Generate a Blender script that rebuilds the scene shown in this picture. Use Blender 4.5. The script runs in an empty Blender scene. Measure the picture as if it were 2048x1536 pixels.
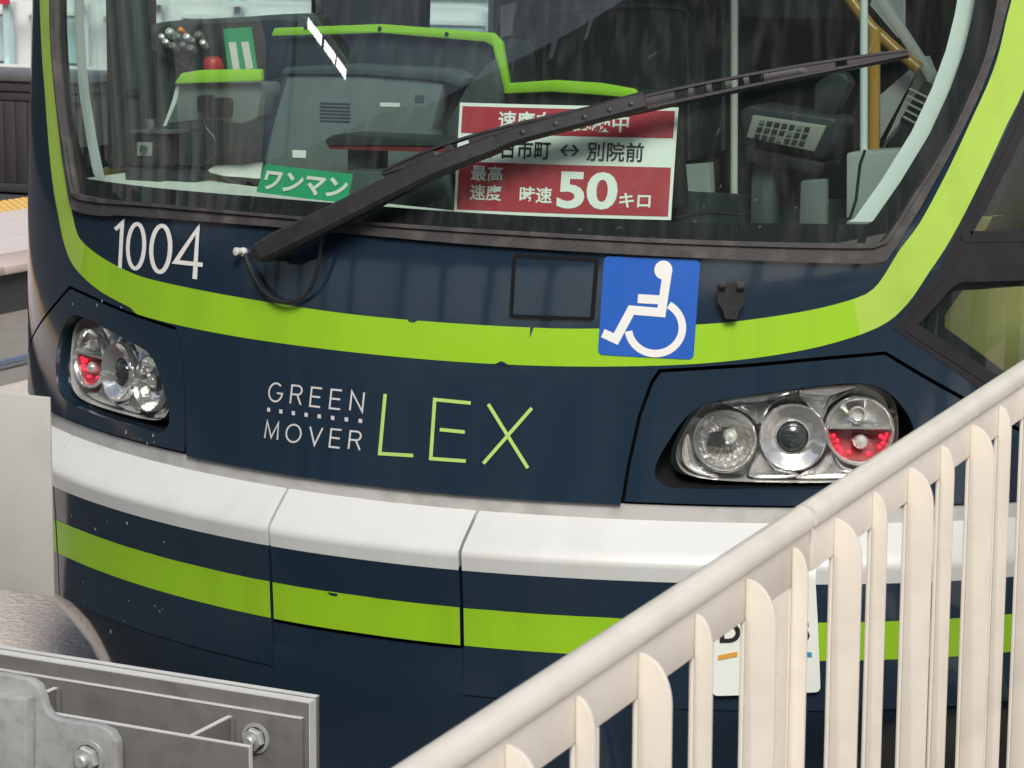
import bpy, bmesh, math, random
import numpy as np
from mathutils import Vector, Matrix
from mathutils.geometry import delaunay_2d_cdt

R = math.radians
rnd = random.Random(7)
scene = bpy.context.scene
COL = scene.collection

# ------------------------------------------------------------------ camera
FPX = 4996.4                                   # focal length in photo pixels (2048 wide)
AZ, PITCH, ROLL, DIST, U0, V0 = R(25.615), R(9.975), R(0.524), 5.278, 724.586, 1268.18
REF = np.array([0.0, 0.0, 0.45])               # foot of the nose, bottom of the coupler cover
fw = np.array([-math.sin(AZ) * math.cos(PITCH), math.cos(AZ) * math.cos(PITCH), -math.sin(PITCH)])
rt0 = np.array([math.cos(AZ), math.sin(AZ), 0.0]); up0 = np.cross(rt0, fw)
rt = rt0 * math.cos(ROLL) + up0 * math.sin(ROLL)
up = -rt0 * math.sin(ROLL) + up0 * math.cos(ROLL)
CAM = REF - DIST * fw - (U0 - 1024) / FPX * DIST * rt + (V0 - 768) / FPX * DIST * up

cd = bpy.data.cameras.new("camera"); cam = bpy.data.objects.new("camera", cd); COL.objects.link(cam)
cd.sensor_width = 36.0; cd.lens = 36.0 * FPX / 2048; cd.clip_start = 0.05; cd.clip_end = 2000
m4 = Matrix([[rt[i], up[i], -fw[i], CAM[i]] for i in range(3)] + [[0, 0, 0, 1]])
cam.matrix_world = m4
cd.dof.use_dof = True; cd.dof.focus_distance = 5.2; cd.dof.aperture_fstop = 22
scene.camera = cam

# ------------------------------------------------------------------ light
SUN_EL, SUN_AZ = R(47), R(147)                 # azimuth measured clockwise from +Y
w = bpy.data.worlds.new("World"); scene.world = w; w.use_nodes = True
nt = w.node_tree; bg = nt.nodes["Background"]
sky = nt.nodes.new("ShaderNodeTexSky"); sky.sky_type = 'NISHITA'; sky.sun_disc = False
sky.sun_elevation = SUN_EL; sky.sun_rotation = SUN_AZ
sky.air_density = 1.0; sky.dust_density = 3.0; sky.ozone_density = 0.6
nt.links.new(sky.outputs[0], bg.inputs[0]); bg.inputs[1].default_value = 0.10
sd = bpy.data.lights.new("sun", 'SUN'); sun = bpy.data.objects.new("sun", sd); COL.objects.link(sun)
sd.energy = 2.6; sd.angle = R(24); sd.color = (1.0, 0.965, 0.91)
sdir = Vector((math.sin(SUN_AZ) * math.cos(SUN_EL), math.cos(SUN_AZ) * math.cos(SUN_EL), math.sin(SUN_EL)))
sun.rotation_euler = sdir.to_track_quat('Z', 'Y').to_euler()
scene.view_settings.view_transform = 'Standard'; scene.view_settings.look = 'None'
scene.view_settings.exposure = 0.28; scene.view_settings.gamma = 1.0
scene.cycles.max_bounces = 10; scene.cycles.transparent_max_bounces = 16
scene.cycles.caustics_reflective = False; scene.cycles.caustics_refractive = False
scene.cycles.use_denoising = True

# ------------------------------------------------------------------ materials
def srgb(r, g, b):
    def c(v):
        v /= 255.0
        return v / 12.92 if v <= 0.04045 else ((v + 0.055) / 1.055) ** 2.4
    return (c(r), c(g), c(b))

def mat(name, col, rough=0.5, metal=0.0, coat=0.0, var=0.12, scale=6.0, rvar=0.1, bump=0.0, bscale=200.0,
        spec=0.5, bdist=0.004, emit=None, estr=0.0, streak=False, dirt=None, dirt_amt=0.0, orange=0.0):
    m = bpy.data.materials.new(name); m.use_nodes = True
    n = m.node_tree.nodes; l = m.node_tree.links; b = n["Principled BSDF"]
    b.inputs["Roughness"].default_value = rough; b.inputs["Metallic"].default_value = metal
    b.inputs["Coat Weight"].default_value = coat; b.inputs["Coat Roughness"].default_value = 0.04
    b.inputs["Specular IOR Level"].default_value = spec
    tc = n.new("ShaderNodeTexCoord"); mp = n.new("ShaderNodeMapping")
    l.new(tc.outputs["Object"], mp.inputs["Vector"])
    if streak: mp.inputs["Scale"].default_value = (1, 1, 0.12)
    nz = n.new("ShaderNodeTexNoise"); nz.inputs["Scale"].default_value = scale
    nz.inputs["Detail"].default_value = 6; nz.inputs["Roughness"].default_value = 0.62
    l.new(mp.outputs[0], nz.inputs["Vector"])
    mx = n.new("ShaderNodeMix"); mx.data_type = 'RGBA'
    mx.inputs["A"].default_value = (*[c * (1 - var) for c in col], 1)
    mx.inputs["B"].default_value = (*[min(1, c * (1 + var)) for c in col], 1)
    l.new(nz.outputs["Fac"], mx.inputs["Factor"])
    out = mx.outputs["Result"]
    if dirt:
        n2 = n.new("ShaderNodeTexNoise"); n2.inputs["Scale"].default_value = scale * 2.3; n2.inputs["Detail"].default_value = 8
        l.new(mp.outputs[0], n2.inputs["Vector"])
        rp = n.new("ShaderNodeMapRange"); rp.inputs["From Min"].default_value = 0.48; rp.inputs["From Max"].default_value = 0.78
        rp.inputs["To Max"].default_value = dirt_amt
        l.new(n2.outputs["Fac"], rp.inputs["Value"])
        m2 = n.new("ShaderNodeMix"); m2.data_type = 'RGBA'; m2.inputs["B"].default_value = (*dirt, 1)
        l.new(rp.outputs[0], m2.inputs["Factor"]); l.new(out, m2.inputs["A"]); out = m2.outputs["Result"]
    l.new(out, b.inputs["Base Color"])
    mr = n.new("ShaderNodeMapRange"); mr.inputs["To Min"].default_value = max(0.0, rough - rvar); mr.inputs["To Max"].default_value = min(1, rough + rvar)
    l.new(nz.outputs["Fac"], mr.inputs["Value"]); l.new(mr.outputs[0], b.inputs["Roughness"])
    if bump > 0:
        n3 = n.new("ShaderNodeTexNoise"); n3.inputs["Scale"].default_value = bscale; n3.inputs["Detail"].default_value = 4
        l.new(tc.outputs["Object"], n3.inputs["Vector"])
        bp = n.new("ShaderNodeBump"); bp.inputs["Strength"].default_value = bump; bp.inputs["Distance"].default_value = bdist
        l.new(n3.outputs["Fac"], bp.inputs["Height"]); l.new(bp.outputs[0], b.inputs["Normal"])
    if emit:
        b.inputs["Emission Color"].default_value = (*emit, 1); b.inputs["Emission Strength"].default_value = estr
    return m

def glass(name, tint, f0=0.06, rough=0.0, film=0.0):
    m = bpy.data.materials.new(name); m.use_nodes = True
    n = m.node_tree.nodes; l = m.node_tree.links
    for x in list(n): n.remove(x)
    o = n.new("ShaderNodeOutputMaterial"); t = n.new("ShaderNodeBsdfTransparent"); g = n.new("ShaderNodeBsdfGlossy")
    t.inputs[0].default_value = (*tint, 1); g.inputs["Roughness"].default_value = rough
    lw_ = n.new("ShaderNodeLayerWeight")         # Schlick curve from the facing angle: alike from both sides of a thin pane
    pw = n.new("ShaderNodeMath"); pw.operation = 'POWER'; pw.inputs[1].default_value = 4.0; l.new(lw_.outputs["Facing"], pw.inputs[0])
    lw_.inputs["Blend"].default_value = 0.5
    fr = n.new("ShaderNodeMapRange"); fr.inputs["To Min"].default_value = f0; fr.inputs["To Max"].default_value = 0.95; l.new(pw.outputs[0], fr.inputs["Value"])
    mx = n.new("ShaderNodeMixShader"); l.new(fr.outputs[0], mx.inputs[0]); l.new(t.outputs[0], mx.inputs[1]); l.new(g.outputs[0], mx.inputs[2])
    last = mx
    if film > 0:                                # thin film of wiped dust with vertical streaks
        tc = n.new("ShaderNodeTexCoord"); mp = n.new("ShaderNodeMapping"); mp.inputs["Scale"].default_value = (1, 1, 0.05)
        l.new(tc.outputs["Object"], mp.inputs["Vector"])
        nz = n.new("ShaderNodeTexNoise"); nz.inputs["Scale"].default_value = 45; nz.inputs["Detail"].default_value = 5
        l.new(mp.outputs[0], nz.inputs["Vector"])
        rp = n.new("ShaderNodeMapRange"); rp.inputs["From Min"].default_value = 0.45; rp.inputs["From Max"].default_value = 0.8
        rp.inputs["To Min"].default_value = film * 0.25; rp.inputs["To Max"].default_value = film
        l.new(nz.outputs["Fac"], rp.inputs["Value"])
        d = n.new("ShaderNodeBsdfDiffuse"); d.inputs[0].default_value = (0.6, 0.62, 0.58, 1)
        m2 = n.new("ShaderNodeMixShader"); l.new(rp.outputs[0], m2.inputs[0]); l.new(mx.outputs[0], m2.inputs[1]); l.new(d.outputs[0], m2.inputs[2])
        last = m2
    l.new(last.outputs[0], o.inputs[0])
    return m

M = {}
M['navy'] = mat("navy_paint", (0.0140, 0.0285, 0.0475), 0.10, coat=0.4, var=0.10, scale=3.0, rvar=0.05, streak=True, dirt=(0.05, 0.055, 0.062), dirt_amt=0.14, bump=0.6, bscale=3.0)
M['green'] = mat("lime_vinyl", (0.295, 0.56, 0.018), 0.36, var=0.07, scale=4, streak=True, dirt=(0.16, 0.28, 0.02), dirt_amt=0.3, coat=0.15)
M['white'] = mat("white_paint", (0.595, 0.61, 0.59), 0.34, var=0.05, scale=3, coat=0.15, streak=True, dirt=(0.42, 0.41, 0.37), dirt_amt=0.3)
M['greylip'] = mat("grey_lip_paint", (0.50, 0.50, 0.485), 0.5, var=0.12, scale=8, dirt=(0.2, 0.19, 0.17), dirt_amt=0.5)
M['letter'] = mat("letter_white", (0.78, 0.78, 0.74), 0.5, var=0.05)
M['lettergrey'] = mat("letter_silver", (0.60, 0.60, 0.60), 0.45, var=0.08)
M['lettergreen'] = mat("letter_green", (0.42, 0.66, 0.16), 0.45, var=0.08)
M['rubber'] = mat("gasket_rubber", (0.045, 0.042, 0.042), 0.62, var=0.3, scale=9, bump=0.15, bscale=160, dirt=(0.13, 0.12, 0.11), dirt_amt=0.7)
M['framedark'] = mat("window_frame_dark", (0.018, 0.017, 0.021), 0.38, var=0.25, scale=9, dirt=(0.04, 0.038, 0.04), dirt_amt=0.4, spec=0.35)
M['black'] = mat("black_recess", (0.006, 0.006, 0.007), 0.75, var=0.2, spec=0.2)
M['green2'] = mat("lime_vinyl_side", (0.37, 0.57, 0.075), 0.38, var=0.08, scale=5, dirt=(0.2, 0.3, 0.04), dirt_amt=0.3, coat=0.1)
M['frit'] = mat("black_glass_border", (0.008, 0.010, 0.012), 0.35, var=0.2, spec=0.2)
M['wiper'] = mat("wiper_black", (0.020, 0.019, 0.020), 0.5, var=0.25, scale=20, dirt=(0.055, 0.05, 0.05), dirt_amt=0.4, bump=0.1, bscale=300)
M['blackplastic'] = mat("black_plastic", (0.016, 0.017, 0.018), 0.42, var=0.2, scale=15, dirt=(0.07, 0.07, 0.07), dirt_amt=0.3)
M['blue'] = mat("sticker_blue", (0.018, 0.11, 0.47), 0.35, var=0.06, coat=0.1)
M['red'] = mat("placard_red", (0.42, 0.028, 0.045), 0.5, var=0.05)
M['paper'] = mat("placard_white", (0.82, 0.86, 0.80), 0.55, var=0.03)
M['ink'] = mat("placard_ink", (0.012, 0.016, 0.016), 0.6, var=0.1)
M['signgreen'] = mat("sign_green", (0.02, 0.36, 0.15), 0.45, var=0.05)
M['chrome'] = mat("lamp_chrome", (0.88, 0.88, 0.86), 0.12, metal=0.78, var=0.05, scale=30, rvar=0.06, bump=0.25, bscale=60)
M['satin'] = mat("lamp_satin", (0.80, 0.80, 0.76), 0.25, metal=0.45, var=0.1, scale=30, bump=0.2, bscale=90)
M['projector'] = mat("projector_glass", (0.035, 0.045, 0.045), 0.05, coat=1.0, var=0.1)
M['redlens'] = mat("red_lens", (0.36, 0.05, 0.06), 0.12, coat=0.8, var=0.15, scale=40, bump=0.3, bscale=120)
M['redlit'] = mat("red_led_lit", (0.8, 0.02, 0.06), 0.3, emit=(1.0, 0.03, 0.08), estr=0.9)
M['fence'] = mat("cream_fence_paint", (0.70, 0.655, 0.57), 0.30, var=0.05, scale=5, coat=0.0, spec=0.5, dirt=(0.46, 0.40, 0.32), dirt_amt=0.35, bump=0.04, bscale=260)
M['steel'] = mat("galvanised_steel", (0.50, 0.51, 0.50), 0.42, metal=0.45, var=0.22, scale=14, bump=0.12, bscale=60, rvar=0.15, dirt=(0.24, 0.235, 0.22), dirt_amt=0.5)
M['steeledge'] = mat("bare_steel_edge", (0.60, 0.60, 0.575), 0.45, metal=0.0, var=0.12, scale=20)
M['greypaint'] = mat("grey_primer_paint", (0.135, 0.132, 0.126), 0.5, var=0.15, scale=9, bump=0.1, bscale=120, dirt=(0.05, 0.048, 0.045), dirt_amt=0.5)
M['plate'] = mat("pale_grey_plate", (0.50, 0.49, 0.455), 0.5, var=0.08, scale=4, dirt=(0.36, 0.35, 0.32), dirt_amt=0.4)
M['hood'] = mat("cab_hood_grey", (0.060, 0.078, 0.076), 0.36, var=0.1, scale=10, bump=0.05, bscale=400)
M['hoodpale'] = mat("cab_hood_pale", (0.135, 0.165, 0.158), 0.34, var=0.1, scale=10, bump=0.05, bscale=400)
M['hooddark'] = mat("cab_hood_dark", (0.022, 0.030, 0.031), 0.4, var=0.15, scale=10)
M['limetrim'] = mat("cab_lime_trim", (0.30, 0.60, 0.03), 0.3, var=0.05, coat=0.3)
M['cabinet'] = mat("cabinet_pale_grey", (0.36, 0.41, 0.38), 0.5, var=0.08)
M['cabwhite'] = mat("cab_shelf_white", (0.72, 0.76, 0.70), 0.5, var=0.06, dirt=(0.45, 0.45, 0.4), dirt_amt=0.4)
M['cabgrey'] = mat("cab_wall_grey", (0.58, 0.58, 0.54), 0.55, var=0.08)
M['cabdark'] = mat("cab_dark", (0.022, 0.042, 0.038), 0.6, var=0.45, scale=7)  # on the partition, its blotchy green paints in reflected foliage
M['seat'] = mat("seat_dark_cloth", (0.018, 0.028, 0.027), 0.8, var=0.25, scale=40, bump=0.3, bscale=300)
M['yellow'] = mat("handrail_yellow", (0.46, 0.25, 0.04), 0.35, var=0.08, coat=0.3)
M['pillar'] = mat("cab_pillar_trim", (0.66, 0.72, 0.70), 0.4, var=0.05)
M['cloth'] = mat("towel_cloth", (0.72, 0.74, 0.70), 0.9, var=0.1, scale=40, bump=0.6, bscale=180)
M['redknob'] = mat("red_knob", (0.45, 0.03, 0.03), 0.4)
M['darkred'] = mat("dark_red_strip", (0.16, 0.012, 0.018), 0.45)
M['orangeknob'] = mat("orange_knob", (0.75, 0.22, 0.05), 0.4)
M['keypad'] = mat("keypad_grey", (0.24, 0.25, 0.22), 0.45, var=0.1)
M['asphalt'] = mat("rough_paving_concrete", (0.66, 0.585, 0.52), 0.85, var=0.3, scale=40, bump=1.0, bscale=55, bdist=0.014, spec=0.1, dirt=(0.34, 0.30, 0.26), dirt_amt=0.4)
M['grounddark'] = mat("added_ground_dark", (0.055, 0.054, 0.052), 0.9, var=0.25, scale=12, bump=0.5, bscale=80, spec=0.2)
M['concrete'] = mat("track_concrete", (0.23, 0.21, 0.185), 0.85, var=0.2, scale=6, bump=0.5, bscale=40, dirt=(0.2, 0.17, 0.13), dirt_amt=0.6)
M['paver'] = mat("platform_paving", (0.60, 0.53, 0.50), 0.75, var=0.08, scale=8, bump=0.2, bscale=60)
M['paverpink'] = mat("platform_edge_pink", (0.50, 0.41, 0.365), 0.75, var=0.08, scale=8)
M['tactile'] = mat("tactile_yellow", (0.62, 0.42, 0.13), 0.6, var=0.15, scale=20)
M['platformface'] = mat("platform_face_dark", (0.045, 0.046, 0.05), 0.7, var=0.25, scale=5)
M['boxdark'] = mat("planter_dark_resin", (0.040, 0.037, 0.038), 0.6, var=0.25, scale=18, streak=True, bump=0.2, bscale=60)
M['boxlid'] = mat("planter_lid_resin", (0.10, 0.10, 0.105), 0.45, var=0.2, scale=12)
M['rail'] = mat("rail_steel", (0.45, 0.45, 0.46), 0.28, metal=0.9, var=0.15)
M['storewhite'] = mat("storefront_white", (0.80, 0.80, 0.79), 0.55, var=0.05)
M['storeteal'] = mat("storefront_pale_teal", (0.50, 0.66, 0.66), 0.5, var=0.08)
M['storedark'] = mat("storefront_dark_glass", (0.05, 0.055, 0.06), 0.12, var=0.2)
M['bannerred'] = mat("banner_red", (0.55, 0.03, 0.07), 0.6)
M['louvre'] = mat("louvre_dark_metal", (0.030, 0.036, 0.036), 0.5, var=0.2)
M['louvrelight'] = mat("louvre_pale_metal", (0.42, 0.44, 0.43), 0.5, var=0.2)
M['speck'] = mat("dried_splash", (0.30, 0.30, 0.31), 0.8, var=0.3, scale=50)
M['orangebar'] = mat("print_orange", (0.75, 0.38, 0.06), 0.5)
M['bluebar'] = mat("print_blue", (0.05, 0.28, 0.48), 0.5)
M['olive'] = mat("cab_seat_olive", (0.42, 0.34, 0.11), 0.6, var=0.15, scale=8)
G_FRONT = glass("windshield_glass", (0.83, 0.93, 0.885), 0.085, 0.0, film=0.05)
G_SIDE = glass("side_glass", (0.80, 0.95, 0.93), 0.08, 0.0, film=0.015)
G_LAMP = glass("lamp_cover_glass", (0.96, 0.97, 0.96), 0.05)

# ------------------------------------------------------------------ object helpers
def empty(name, loc=(0, 0, 0)):
    o = bpy.data.objects.new(name, None); COL.objects.link(o); o.location = loc; return o
def tag(o, label=None, cat=None, group=None, kind=None):
    if label: o["label"] = label
    if cat: o["category"] = cat
    if group: o["group"] = group
    if kind: o["kind"] = kind
    return o

class MB:
    def __init__(s): s.v = []; s.f = []; s.m = []
    def add(s, vs, fs, mi=0):
        b = len(s.v); s.v += [tuple(map(float, p)) for p in vs]
        s.f += [tuple(b + i for i in f) for f in fs]; s.m += [mi] * len(fs); return s
    def box(s, x0, x1, y0, y1, z0, z1, mi=0):
        return s.add([(x0, y0, z0), (x1, y0, z0), (x1, y1, z0), (x0, y1, z0), (x0, y0, z1), (x1, y0, z1), (x1, y1, z1), (x0, y1, z1)],
                     [(0, 3, 2, 1), (4, 5, 6, 7), (0, 1, 5, 4), (1, 2, 6, 5), (2, 3, 7, 6), (3, 0, 4, 7)], mi)
    def prism(s, pts, vec, mi=0):                # pts: closed 3D loop, extruded by vec
        n = len(pts); vec = np.array(vec, float); P = [np.array(p, float) for p in pts]
        # orient so that the first cap faces against vec
        nn = np.zeros(3)
        for i in range(n): nn += np.cross(P[i], P[(i + 1) % n])
        if nn @ vec > 0: P = P[::-1]
        return s.add([*P, *[p + vec for p in P]],
                     [tuple(range(n)), tuple(range(2 * n - 1, n - 1, -1))] + [((i + 1) % n, i, n + i, n + (i + 1) % n) for i in range(n)], mi)
    def tube(s, pts, r, seg=10, mi=0, cap=True):
        P = [Vector(p) for p in pts]; n = len(P)
        rr = r if isinstance(r, (list, tuple)) else [r] * n
        b = len(s.v); prev = None
        for i in range(n):
            t = (P[min(i + 1, n - 1)] - P[max(i - 1, 0)]).normalized()
            if prev is None:
                a = t.orthogonal().normalized()
            else:
                a = (prev - t * prev.dot(t)).normalized()
            prev = a; c = t.cross(a)
            for k in range(seg):
                an = 2 * math.pi * k / seg
                s.v.append(tuple(P[i] + (a * math.cos(an) + c * math.sin(an)) * rr[i]))
        for i in range(n - 1):
            for k in range(seg):
                k2 = (k + 1) % seg
                s.f.append((b + i * seg + k, b + i * seg + k2, b + (i + 1) * seg + k2, b + (i + 1) * seg + k)); s.m.append(mi)
        if cap:
            s.f.append(tuple(b + k for k in range(seg))[::-1]); s.m.append(mi)
            s.f.append(tuple(b + (n - 1) * seg + k for k in range(seg))); s.m.append(mi)
        return s
    def lathe(s, prof, o, ax, seg=28, mi=0):     # prof: (radius, height along ax)
        ax = Vector(ax).normalized(); a = ax.orthogonal().normalized(); c = ax.cross(a); o = Vector(o); b = len(s.v)
        for (r, h) in prof:
            for k in range(seg):
                an = 2 * math.pi * k / seg
                s.v.append(tuple(o + ax * h + (a * math.cos(an) + c * math.sin(an)) * r))
        for i in range(len(prof) - 1):
            for k in range(seg):
                k2 = (k + 1) % seg
                s.f.append((b + i * seg + k, b + i * seg + k2, b + (i + 1) * seg + k2, b + (i + 1) * seg + k)); s.m.append(mi)
        return s
    def build(s, name, mats, parent=None, smooth=False, bevel=0.0, bseg=2, auto=35, recalc=True):
        me = bpy.data.meshes.new(name); me.from_pydata(s.v, [], s.f); me.update()
        if not isinstance(mats, (list, tuple)): mats = [mats]
        for m in mats: me.materials.append(m)
        me.polygons.foreach_set("material_index", s.m)
        if recalc:
            bm = bmesh.new(); bm.from_mesh(me); bmesh.ops.recalc_face_normals(bm, faces=bm.faces); bm.to_mesh(me); bm.free()
        if bevel > 0:
            bm = bmesh.new(); bm.from_mesh(me)
            ed = [e for e in bm.edges if len(e.link_faces) == 2 and e.calc_face_angle(0) > R(30)]
            bmesh.ops.bevel(bm, geom=ed, offset=bevel, segments=bseg, profile=0.5, affect='EDGES', clamp_overlap=True)
            bm.to_mesh(me); bm.free(); smooth = True
        if smooth:
            me.polygons.foreach_set("use_smooth", [True] * len(me.polygons))
            me.set_sharp_from_angle(angle=R(auto))
        o = bpy.data.objects.new(name, me); COL.objects.link(o)
        if parent: o.parent = parent
        return o

def rays(px):
    px = np.atleast_2d(np.asarray(px, float))
    d = fw + np.outer((px[:, 0] - 1024) / FPX, rt) - np.outer((px[:, 1] - 768) / FPX, up)
    return d
def at_y(px, Y):
    d = rays(px); t = (Y - CAM[1]) / d[:, 1]; return CAM + d * t[:, None]
def at_x(px, X):
    d = rays(px); t = (X - CAM[0]) / d[:, 0]; return CAM + d * t[:, None]
def at_z(px, Z):
    d = rays(px); t = (Z - CAM[2]) / d[:, 2]; return CAM + d * t[:, None]
def on_plane(px, o, n):
    d = rays(px); t = ((np.asarray(o) - CAM) @ n) / (d @ n); return CAM + d * t[:, None]

# ------------------------------------------------------------------ tram skin: plan curve x vertical profile
W, B, NE, EPS = 1.40, 0.75, 1.64, 0.08
_x = W * np.sin(np.linspace(0, math.pi / 2, 3000)) ** 1.0
_xe = np.sqrt(_x ** 2 + EPS ** 2) - EPS; _xe = _xe / _xe[-1]
_F = B * (1 - np.clip(1 - _xe ** NE, 0, 1) ** (1 / NE))
_s = np.concatenate([[0], np.cumsum(np.hypot(np.diff(_x), np.diff(_F)))])
S_C = _s[-1]                                    # arc length where the flank begins
def plan(s):
    a = np.abs(s)
    x = np.where(a < S_C, np.interp(a, _s, _x), W); y = np.where(a < S_C, np.interp(a, _s, _F), B + a - S_C)
    return np.sign(s) * x, y
def s_of(x, yy):
    a = np.abs(x)
    s1 = np.interp(a, _x, _s)                    # good where flat
    s2 = np.interp(yy, _F, _s)                   # good where steep
    wgt = np.clip((a / W - 0.55) / 0.3, 0, 1)
    s = s1 * (1 - wgt) + s2 * wgt
    s = np.where(yy > B, S_C + yy - B, s)
    return np.sign(x) * s
class Surf:
    def __init__(s, P, dy=0.0, fade=0.0): s.P = P; s.dy = dy; s.fade = fade; s.p0 = float(P(0.757)) if fade else 0.0
    def yo(s, x, z):                             # rake of the nose, fading towards the flanks
        return s.p0 + (s.P(z) - s.p0) * (1 - s.fade * (np.abs(x) / W) ** 2) + s.dy
    def pos(s, S, Z):
        S = np.asarray(S, float); Z = np.asarray(Z, float)
        x, y = plan(S); return np.stack([x, y + s.yo(x, Z), Z + 0 * x], -1)
    def nrm(s, S, Z):
        h = 2e-3
        a = s.pos(np.asarray(S) + h, Z) - s.pos(np.asarray(S) - h, Z); b = s.pos(S, np.asarray(Z) + h) - s.pos(S, np.asarray(Z) - h)
        n = np.cross(a, b); return n / np.linalg.norm(n, axis=-1, keepdims=True)
    def __call__(s, S, Z, off=0.0):
        return s.pos(S, Z) + s.nrm(S, Z) * off
    def px(s, px):                               # photo pixel -> (s, z) on this skin
        d = rays(px); out = []
        for k in range(len(d)):
            t = np.linspace(3.2, 9.0, 4000); p = CAM + np.outer(t, d[k])
            def g(p):
                yy = p[:, 1] - s.yo(p[:, 0], p[:, 2])
                return np.where(np.abs(p[:, 0]) < W, yy - np.interp(np.abs(p[:, 0]), _x, _F), -9)
            gv = g(p); ins = np.where(gv > 0)[0]
            if len(ins) == 0:
                i = int(np.argmax(gv)); q = p[i]
            else:
                i = ins[0]; a, b = t[max(i - 1, 0)], t[i]
                for _ in range(30):
                    mid = (a + b) / 2
                    if g((CAM + d[k] * mid)[None])[0] > 0: b = mid
                    else: a = mid
                q = CAM + d[k] * b
            out.append((float(s_of(q[0], q[1] - s.yo(q[0], q[2]))), float(q[2])))
        return np.array(out)

def P_body(z):
    z = np.asarray(z, float)
    u = np.clip(z - 1.2, 0, 0.2)
    return 0.06 + 0.14 * (z - 0.757) + 0.4 * u ** 2 + 0.16 * np.clip(z - 1.4, 0, 9)
_bz = [0.30, 0.45, 0.53, 0.60, 0.649, 0.655, 0.661, 0.667, 0.735, 0.80]
_by = [0.004, 0.0, -0.004, -0.010, -0.0145, -0.0135, -0.0095, -0.0035, 0.080, 0.14]
def P_bump(z): return np.interp(z, _bz, _by)
BODY, BUMP = Surf(P_body, fade=0.8), Surf(P_bump)

def resample(loop, res, closed=True):
    loop = np.asarray(loop, float); out = []
    n = len(loop)
    for i in range(n if closed else n - 1):
        a, b = loop[i], loop[(i + 1) % n]; k = max(1, int(math.ceil(np.linalg.norm(b - a) / res)))
        for j in range(k): out.append(a + (b - a) * j / k)
    if not closed: out.append(loop[-1])
    return np.array(out)
def inside(pts, loops):
    r = np.zeros(len(pts), bool)
    for L in loops:
        x, y = pts[:, 0], pts[:, 1]; j = np.roll(L, -1, axis=0)
        for a, b in zip(L, j):
            c = ((a[1] > y) != (b[1] > y))
            if a[1] != b[1]:
                r ^= c & (x < (b[0] - a[0]) * (y - a[1]) / (b[1] - a[1]) + a[0])
    return r
def smooth_line(pts, res=0.03, closed=False):
    P = np.asarray(pts, float); n = len(P); out = []
    for i in range(n if closed else n - 1):
        p0 = P[(i - 1) % n] if (closed or i > 0) else 2 * P[0] - P[1]
        p1 = P[i]; p2 = P[(i + 1) % n]
        p3 = P[(i + 2) % n] if (closed or i + 2 < n) else 2 * P[-1] - P[-2]
        k = max(2, int(np.linalg.norm(p2 - p1) / res))
        for j in range(k):
            t = j / k
            out.append(0.5 * ((2 * p1) + (-p0 + p2) * t + (2 * p0 - 5 * p1 + 4 * p2 - p3) * t * t + (-p0 + 3 * p1 - 3 * p2 + p3) * t ** 3))
    if not closed: out.append(P[-1])
    return np.array(out)
def rounded(loop, r, seg=5):
    L = np.asarray(loop, float); n = len(L); out = []
    for i in range(n):
        a, b, c = L[i - 1], L[i], L[(i + 1) % n]
        d1 = (a - b); d2 = (c - b); l1 = np.linalg.norm(d1); l2 = np.linalg.norm(d2); rr = min(r, l1 * 0.45, l2 * 0.45)
        p, q = b + d1 / l1 * rr, b + d2 / l2 * rr
        for k in range(seg + 1):
            t = k / seg; out.append((1 - t) ** 2 * p + 2 * t * (1 - t) * b + t * t * q)
    return np.array(out)
def cdt(loops, res, lines=()):
    L2 = [resample(l, res) for l in loops]
    V, E = [], []
    for l in L2:
        b = len(V); V += list(l); E += [(b + i, b + (i + 1) % len(l)) for i in range(len(l))]
    for ln in lines:
        l = resample(ln, res, closed=False); b = len(V); V += list(l); E += [(b + i, b + i + 1) for i in range(len(l) - 1)]
    bd = np.array(V); lo, hi = bd.min(0), bd.max(0)
    gx, gy = np.meshgrid(np.arange(lo[0] + res * .5, hi[0], res), np.arange(lo[1] + res * .5, hi[1], res))
    G = np.stack([gx.ravel(), gy.ravel()], -1)
    if len(G):
        G = G[inside(G, L2)]
        if len(G):
            keep = np.ones(len(G), bool)
            for c in range(0, len(bd), 400):
                keep &= (np.abs(G[:, None] - bd[None, c:c + 400]).max(-1) > res * 0.45).all(1)
            G = G[keep]
    allv = [Vector(p) for p in V] + [Vector(p) for p in G]
    vs, es, fs, *_ = delaunay_2d_cdt(allv, E, [], 0, 1e-7)
    vs = np.array([(v.x, v.y) for v in vs]); fs = np.array([f for f in fs])
    cen = vs[fs].mean(1); fs = fs[inside(cen, L2)]
    a = vs[fs]; ar = (a[:, 1, 0] - a[:, 0, 0]) * (a[:, 2, 1] - a[:, 0, 1]) - (a[:, 2, 0] - a[:, 0, 0]) * (a[:, 1, 1] - a[:, 0, 1])
    fs = np.where((ar < 0)[:, None], fs[:, ::-1], fs); fs = fs[np.abs(ar) > 1e-12]
    return vs, fs, L2
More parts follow.
